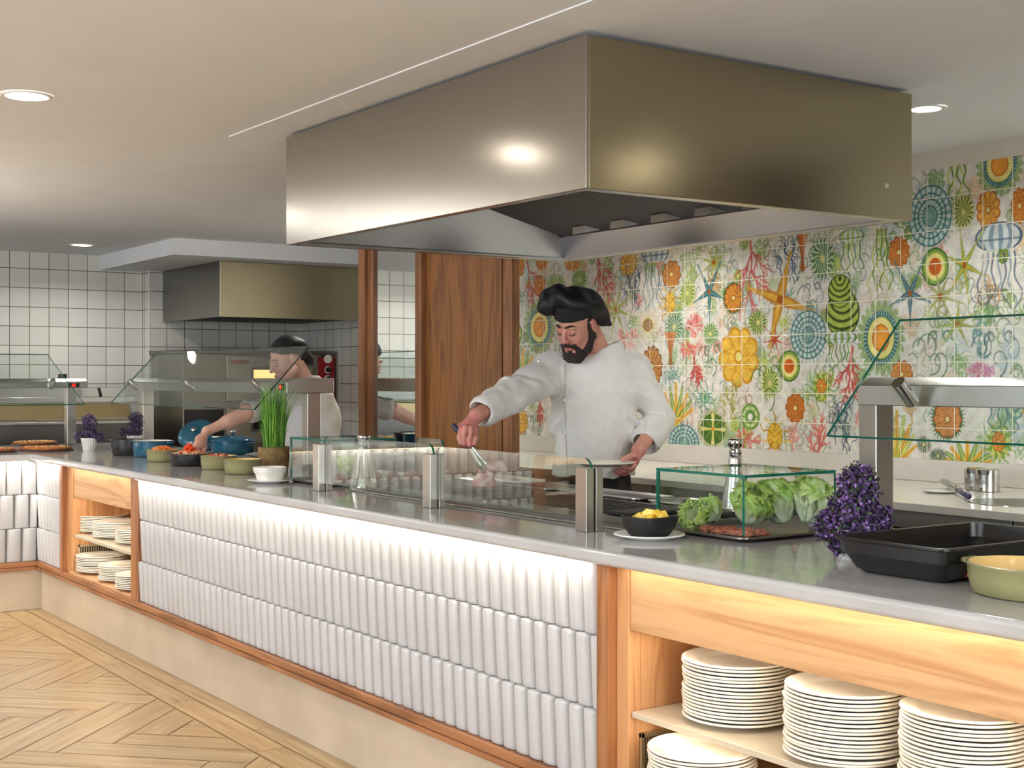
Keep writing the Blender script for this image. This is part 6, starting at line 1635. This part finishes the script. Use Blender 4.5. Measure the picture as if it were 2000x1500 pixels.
# beard, hair, hat, brows, eyes
bf = Field(HC-.17, HC+.17, .0030)
def bc(p0,p1,r0,r1,k=.012): bf.cone(H(*p0),H(*p1),r0,r1,k)
for q in (-1,1):
    bc((q*.066,.012,.010),(q*.066,.004,-.045),.010,.016); bc((q*.066,.004,-.045),(q*.048,.034,-.088),.016,.022); bc((q*.048,.034,-.088),(q*.018,.070,-.112),.022,.026)
    bc((q*.004,.104,-.046),(q*.030,.086,-.056),.0065,.0075,.006); bc((q*.030,.086,-.056),(q*.036,.068,-.085),.0075,.014,.01)
bc((-.018,.070,-.112),(.018,.070,-.112),.027,.027); bc((0,.088,-.083),(0,.085,-.105),.011,.018,.01)
bf.ell(H(0,.108,-.0635),(.021,.014,.0095),axh,.003,'sub')
bf.warp(lambda u,w_,z: .0022*np.sin(u*420+w_*130)*np.sin(z*370+u*90)+.0015*np.sin(w_*520)*np.sin(z*250))
field_obj('beard', bf, beard_m, c_.fr, T); del bf
hf = Field(HC-.17, HC+.17, .0042)
hf.ell(H(0,-.024,.028),(.079,.090,.088),axh,.01); hf.ell(H(0,.075,.0),(.12,.07,.2),axh,.006,'sub'); hf.cone(H(0,.0,-.13),H(0,.03,-.1),.06,.05,.0,'sub')
hf.warp(lambda u,w_,z: .0015*np.sin(u*300+z*200))
field_obj('hair', hf, hair_m, c_.fr, T); del hf
lp = Field(H(0,.09,-.06)-.05, H(0,.09,-.06)+.05, .0022); lp.ell(H(0,.0965,-.0575),(.021,.010,.0042),axh,.003); lp.ell(H(0,.0945,-.0665),(.018,.010,.0052),axh,.003)
field_obj('lips', lp, mat('lips', (176,100,98), .4), c_.fr, T); del lp
def brow(H, T, fr_, m_, s=1.0, th=.0042, zz=.034):
    for q in (-1,1):
        pts = [fr_.world(H(q*a, b_, c)) for a, b_, c in ((.012,.0955,zz-.002),(.024,.094,zz+.003),(.036,.087,zz+.004),(.047,.076,zz-.001))]
        obj('eyebrow', MB().tube(pts, [th*.8,th,th*.9,th*.4], 8), m_, T, smooth=True)
def lashes(H, T, fr_, m_, th=.0016):
    for q in (-1,1):
        pts = [fr_.world(H(q*a, b_, c)) for a, b_, c in ((.017,.0865,.001),(.024,.0905,-.0035),(.031,.0910,-.0045),(.038,.0880,-.0030),(.045,.0815,.002))]
        obj('eyelashes', MB().tube(pts, [th*.6,th,th*1.1,th,th*.6], 6), m_, T, smooth=True)
brow(H, T, c_, hair_m); lashes(H, T, c_, hair_m, .0019)
ht = Field(HC+np.array([-.26,-.22,-.16]), HC+np.array([.26,.22,.24]), .0042)
# band
ht.cone(H(0,-.006,.040), H(0,-.014,.09), .0900,.090,.004)
hb = Field(HC+np.array([-.26,-.22,-.16]), HC+np.array([.26,.22,.24]), .0042)
maj = nrm(c_(1196,634,0)-c_(1060,585,0)); mino = nrm(np.cross(maj,(0,1,0))); 
if mino[2] < 0: mino = -mino
hc = c_(1120,594,-.08)
hb.ell(hc+maj*.0, (.138,.128,.064), (maj,(0,1,0),mino), .02); hb.cone(c_(1090,592,-.09), c_(1140,594,-.08), .058,.060,.03)
hb.cone(c_(1150,602,-.08), c_(1176,622,-.06), .060,.032,.02); hb.cone(c_(1174,620,-.06), c_(1191,633,-.05), .034,.010,.02); hb.cone(c_(1075,590,-.10), c_(1068,598,-.12), .045,.036,.03)
hb.warp(lambda u,w_,z: .0050*np.sin(38*(z-.5*u)+4*np.sin(u*16))*np.sin(20*u+14*w_)+.006*(.35-np.abs(np.sin(17*(z+.55*u)+1.6*np.sin(14*u+2)+6*w_)))+.002*np.sin(80*u+50*z))
cut = H(0,0,.048); n_ = axh[2]
for F2 in (ht,):
    g = [F2.lo[i]+np.arange(F2.n[i],dtype='f')*F2.h for i in range(3)]
    X,Y,Z = np.meshgrid(*g, indexing='ij'); pl = (X-cut[0])*n_[0]+(Y-cut[1])*n_[1]+(Z-cut[2])*n_[2]
    F2.F = np.maximum(np.maximum(F2.F, -pl), pl-.062); del X,Y,Z
ht.ell(H(0,-.012,.030),(.078,.088,.088),axh,0,'sub')
hat = field_obj('beret', hb, black_cloth, c_.fr, T, 1)
field_obj('hat_band', ht, mat('black_band', (12,12,13), .8), c_.fr, T); del ht, hb

# the plate in his left hand
pc = c_(1177,903,-.30)
o = plate0.copy(); COL.objects.link(o); o.scale = (.965,)*3; o.location = c_.world(pc-np.array([0,0,.016])); o.rotation_euler = (0,0,0)
for k_ in ('group',): 
    if k_ in o: del o[k_]
tag(o, 'white plate held by the bearded person over the counter', 'plate')
# tongs and the chop
t = thing('grill_tongs', 'steel tongs with a dark end gripping the raw chop', 'tongs', c_.world(c_(905,850,-.46)))
Tt = [c_(884,829,-.47), c_(900,848,-.475), c_(918,872,-.47)]
obj('grip', MB().tube([c_.world(p) for p in Tt[:2]], .0105, 12), mat('tong_grip', (48,52,72), .4), t, smooth=True)
for s_ in (-1,1):
    e1 = c_(940+4*s_,903-2*s_,-.47+.012*s_); e2 = c_(953+5*s_,921-3*s_,-.47+.008*s_)
    obj('arm', MB().tube([c_.world(q) for q in (Tt[1], Tt[2]+np.array([.004*s_,.006*s_,0]), e1, e2)], [.007,.008,.010,.013], 10), M['chrome_soft'], t, smooth=True)
mf = Field(c_(955,940,-.47)-.13, c_(955,940,-.47)+.13, .0036)
D_ = -.47
mf.path([c_(939,963,D_),c_(940,948,D_),c_(949,928,D_)],[.022,.034,.030],.02); mf.path([c_(952,924,D_),c_(964,912,D_),c_(976,911,D_),c_(985,920,D_)],[.024,.020,.017,.012],.02); mf.path([c_(952,940,D_),c_(962,948,D_),c_(968,962,D_)],[.026,.017,.013],.015)
mf.warp(lambda u,w_,z: np.abs(w_-D_)*.45+.003*np.sin(120*u)*np.sin(100*z))
def meatcol(V):
    a, b_ = np.array(lin((196,128,128))), np.array(lin((236,206,200))); q = c_(955,940,D_)
    t = (.5+.5*np.sin((V[:,0]-q[0])*110+(V[:,2])*60+3*np.sin(V[:,2]*80)))**3; t = np.maximum(t, np.clip((V[:,0]-q[0]-.02)/.03,0,1)*.7)
    return a*(1-t[:,None])+b_*t[:,None]
o = field_obj('pork_chop', mf, M['attr0.35'], c_.fr, None, 0, meatcol); tag(o, 'raw pink chop hanging from the tongs over the grill', 'meat'); del mf

# ---------------------------------------------------------------- the woman at the left
w_f = Frame(590, 7.80)
T2 = thing('person', 'person in white shirt and black headscarf reaching over the dishes', 'person', (*w_f.world(np.array([.03,.02,0]))[:2], 0))
f_ = Field((-.62,-.52,0), (.34,.24,1.68), .0052); Cw = w_f
f_.loft([(.80,.05,.05,.150,.105),(.92,.05,.05,.145,.10),(1.05,.04,.04,.125,.092),(1.18,.03,.02,.140,.10),(1.28,.02,.01,.145,.095),(1.34,.02,.01,.10,.075)],.02)
for q in (-1,1): f_.path([(.05+q*.08,.05,.86),(.05+q*.085,.04,.48),(.05+q*.09,.06,.09)],[.085,.055,.04],.03); f_.cone((.05+q*.09,.07,.05),(.05+q*.1,-.08,.04),.04,.033,.03)
s1, e1, w1 = Cw(532,792,-.06), Cw(484,806,-.20), Cw(404,842,-.34)
s2_, e2_, w2_ = Cw(634,800,.05), Cw(648,872,-.02), Cw(572,884,-.20)
f_.path([s1,e1,w1],[.050,.041,.025],.03); f_.cone(e1,(e1+w1)/2,.042,.038,.02)
f_.path([s2_,e2_,w2_],[.050,.041,.026],.03)
f_.cone((.02,.01,1.31),s1,.06,.05,.04); f_.cone((.02,.01,1.31),s2_,.06,.05,.04)
HW = Cw(560,702,-.12); axw = head_axes((-.74,-.50,-.42), .05)
f_.cone((.02,.01,1.33), HW-.05*axw[1]-.045*axw[2], .054,.048,.03)
H2 = head(f_, HW, axw, 1.02, True)
pw = Cw(392,862,-.40); ff = []
for i, (kx,ky,mx_,my_,tx_,ty_) in enumerate([(381,868,377,878,383,888),(385,870,382,881,386,890),(390,871,388,882,388,891),(396,870,397,880,392,889)]):
    ff.append([Cw(kx,ky,-.42+.012*i), Cw(mx_,my_,-.43+.012*i), Cw(tx_,ty_,-.42+.008*i)])
hand(f_, w1, pw, None, (.6,.8,0), ff, [Cw(399,862,-.38), Cw(401,874,-.385), Cw(394,886,-.40)], .92)
pw2 = Cw(556,888,-.24)
hand(f_, w2_, pw2, None, (.2,.9,.2), [[Cw(548-2*i,888+i,-.28+.02*i), Cw(541-i,892+i,-.29+.02*i), Cw(536,898,-.28+.02*i)] for i in range(4)], [Cw(556,882,-.29), Cw(548,882,-.31), Cw(541,886,-.31)], .92)
sp = [(H2(0,.11,-.03),.035,.5),(H2(.04,.07,-.03),.03,.5),(H2(-.04,.07,-.03),.03,.5),(H2(0,.098,-.06),.018,.9),(np.array(ff[1][1]),.06,.7)]
field_obj('body', f_, m_skin, w_f.fr, T2, 0, skincol((226,178,156),(214,130,116),sp)); del f_
lp = Field(H2(0,.09,-.06)-.05, H2(0,.09,-.06)+.05, .0025); lp.ell(H2(0,.0965,-.0575),(.020,.010,.0045),axw,.003); lp.ell(H2(0,.0945,-.0665),(.017,.010,.0055),axw,.003)
field_obj('lips', lp, mat('lips_w', (184,104,96), .4), w_f.fr, T2); del lp
brow(H2, T2, w_f, mat('brown_brow', (110,82,60), .7), th=.003); lashes(H2, T2, w_f, hair_m, .0017)
j = Field((-.36,-.34,.84), (.36,.26,1.46), .006)
j.loft([(.88,.05,.045,.180,.135),(1.0,.05,.04,.165,.125),(1.10,.045,.03,.165,.125),(1.20,.035,.02,.165,.12),(1.28,.03,.01,.158,.110),(1.34,.025,.01,.11,.088),(1.385,.025,.005,.070,.070)],.03)
j.cone((.02,.01,1.30),s1,.07,.062,.05); j.cone((.02,.01,1.30),s2_,.07,.066,.05)
cf = Cw(492,802,-.17); j.path([s1,cf],[.068,.066],.03); j.cone(cf, cf+(s1-cf)*.3, .070,.070,.004)
cf2 = Cw(642,868,-.01); j.path([s2_,e2_*.3+s2_*.7,cf2],[.070,.074,.070],.03)
j.warp(lambda u,w_,z: .005*np.sin(30*u+16*z+2*np.sin(z*12))*np.sin(14*z+u*12)+.002*np.sin(70*u-30*z))
j.cone(cf+(cf-s1)*.6, cf+(s1-cf)*.12,.054,.052,0,'sub'); j.cone(cf2+(cf2-s2_)*.5, cf2+(s2_-cf2)*.1,.056,.054,0,'sub'); j.cone((.025,.0,1.33),(.01,-.02,1.46),.050,.066,.004,'sub')
field_obj('shirt', j, cream_cloth, w_f.fr, T2, 1); del j
j = Field((-.2,-.2,.30), (.3,.25,1.24), .0065)
j.loft([(.36,.05,.045,.19,.15),(.88,.05,.045,.186,.142),(1.0,.05,.035,.176,.148),(1.10,.045,.018,.155,.146),(1.22,.035,.008,.10,.138)],.02); 
g = j.lo[1]+np.arange(j.n[1],dtype='f')*j.h; z_ = j.lo[2]+np.arange(j.n[2],dtype='f')*j.h
j.F = np.maximum(j.F, np.where(z_[None,None,:]>.95, g[None,:,None]+.02, -1.))
j.warp(lambda u,w_,z: .003*np.sin(36*u+8*z))
field_obj('apron', j, white_cloth, w_f.fr, T2, 1); del j
a_ = Field((-.2,-.18,0), (.3,.24,.6), .008)
for q in (-1,1): a_.path([(.05+q*.08,.05,.52),(.05+q*.085,.045,.45),(.05+q*.09,.065,.10)], [.08,.072,.065], .02)
field_obj('trousers', a_, dark_cloth, w_f.fr, T2); del a_
for q in (-1,1):
    a_ = Field((.05+q*.095-.09,-.19,-.005), (.05+q*.095+.09,.17,.15), .007); a_.cone((.05+q*.09,.075,.055),(.05+q*.105,-.09,.045),.048,.040,.03); a_.cone((.05+q*.09,.07,.05),(.05+q*.09,.07,.12),.045,.045,.02)
    a_.ell((.05+q*.1,0,-.2),(.3,.3,.2),None,0,'sub'); field_obj('shoe', a_, M['black_matt'], w_f.fr, T2)
sc = Field(HW-.26, HW+.24, .0048)
sc.ell(H2(0,-.020,.048),(.084,.104,.086),axw,.01); sc.cone(H2(0,-.085,.02), Cw(598,712,-.02), .062,.052,.03); sc.cone(Cw(598,708,-.02), Cw(606,728,.0), .045,.022,.03)
sc.warp(lambda u,w_,z: .004*np.sin(60*z-40*u+3*np.sin(u*20))*np.sin(25*u+9))
cut = H2(0,.05,.055); n_ = nrm(axw[2]*.75-axw[1]*.66)
g = [sc.lo[i]+np.arange(sc.n[i],dtype='f')*sc.h for i in range(3)]; X,Y,Z = np.meshgrid(*g, indexing='ij')
sc.F = np.maximum(sc.F, -((X-cut[0])*n_[0]+(Y-cut[1])*n_[1]+(Z-cut[2])*n_[2])); del X,Y,Z
sc.ell(H2(0,-.010,.030),(.076,.093,.092),axw,0,'sub')
scf = field_obj('headscarf', sc, black_cloth, w_f.fr, T2, 1)
V_, Q_ = sc.mesh(); dots = MB(); rr = random.Random(2)
hd = V_-H2(0,0,0); upv = hd@axw[2]; fvv = hd@axw[1]; d_pl = (V_-cut)@n_
sel = np.where((d_pl > .006)&(d_pl < .03)&(V_[:,1] < HW[1]+.02))[0]
for i in rr.sample(list(sel), min(26, len(sel))): dots.sphere(w_f.world(V_[i]), .0020, 6, 4)
obj('scarf_dots', dots, M['white_china'], scf, smooth=True); del sc
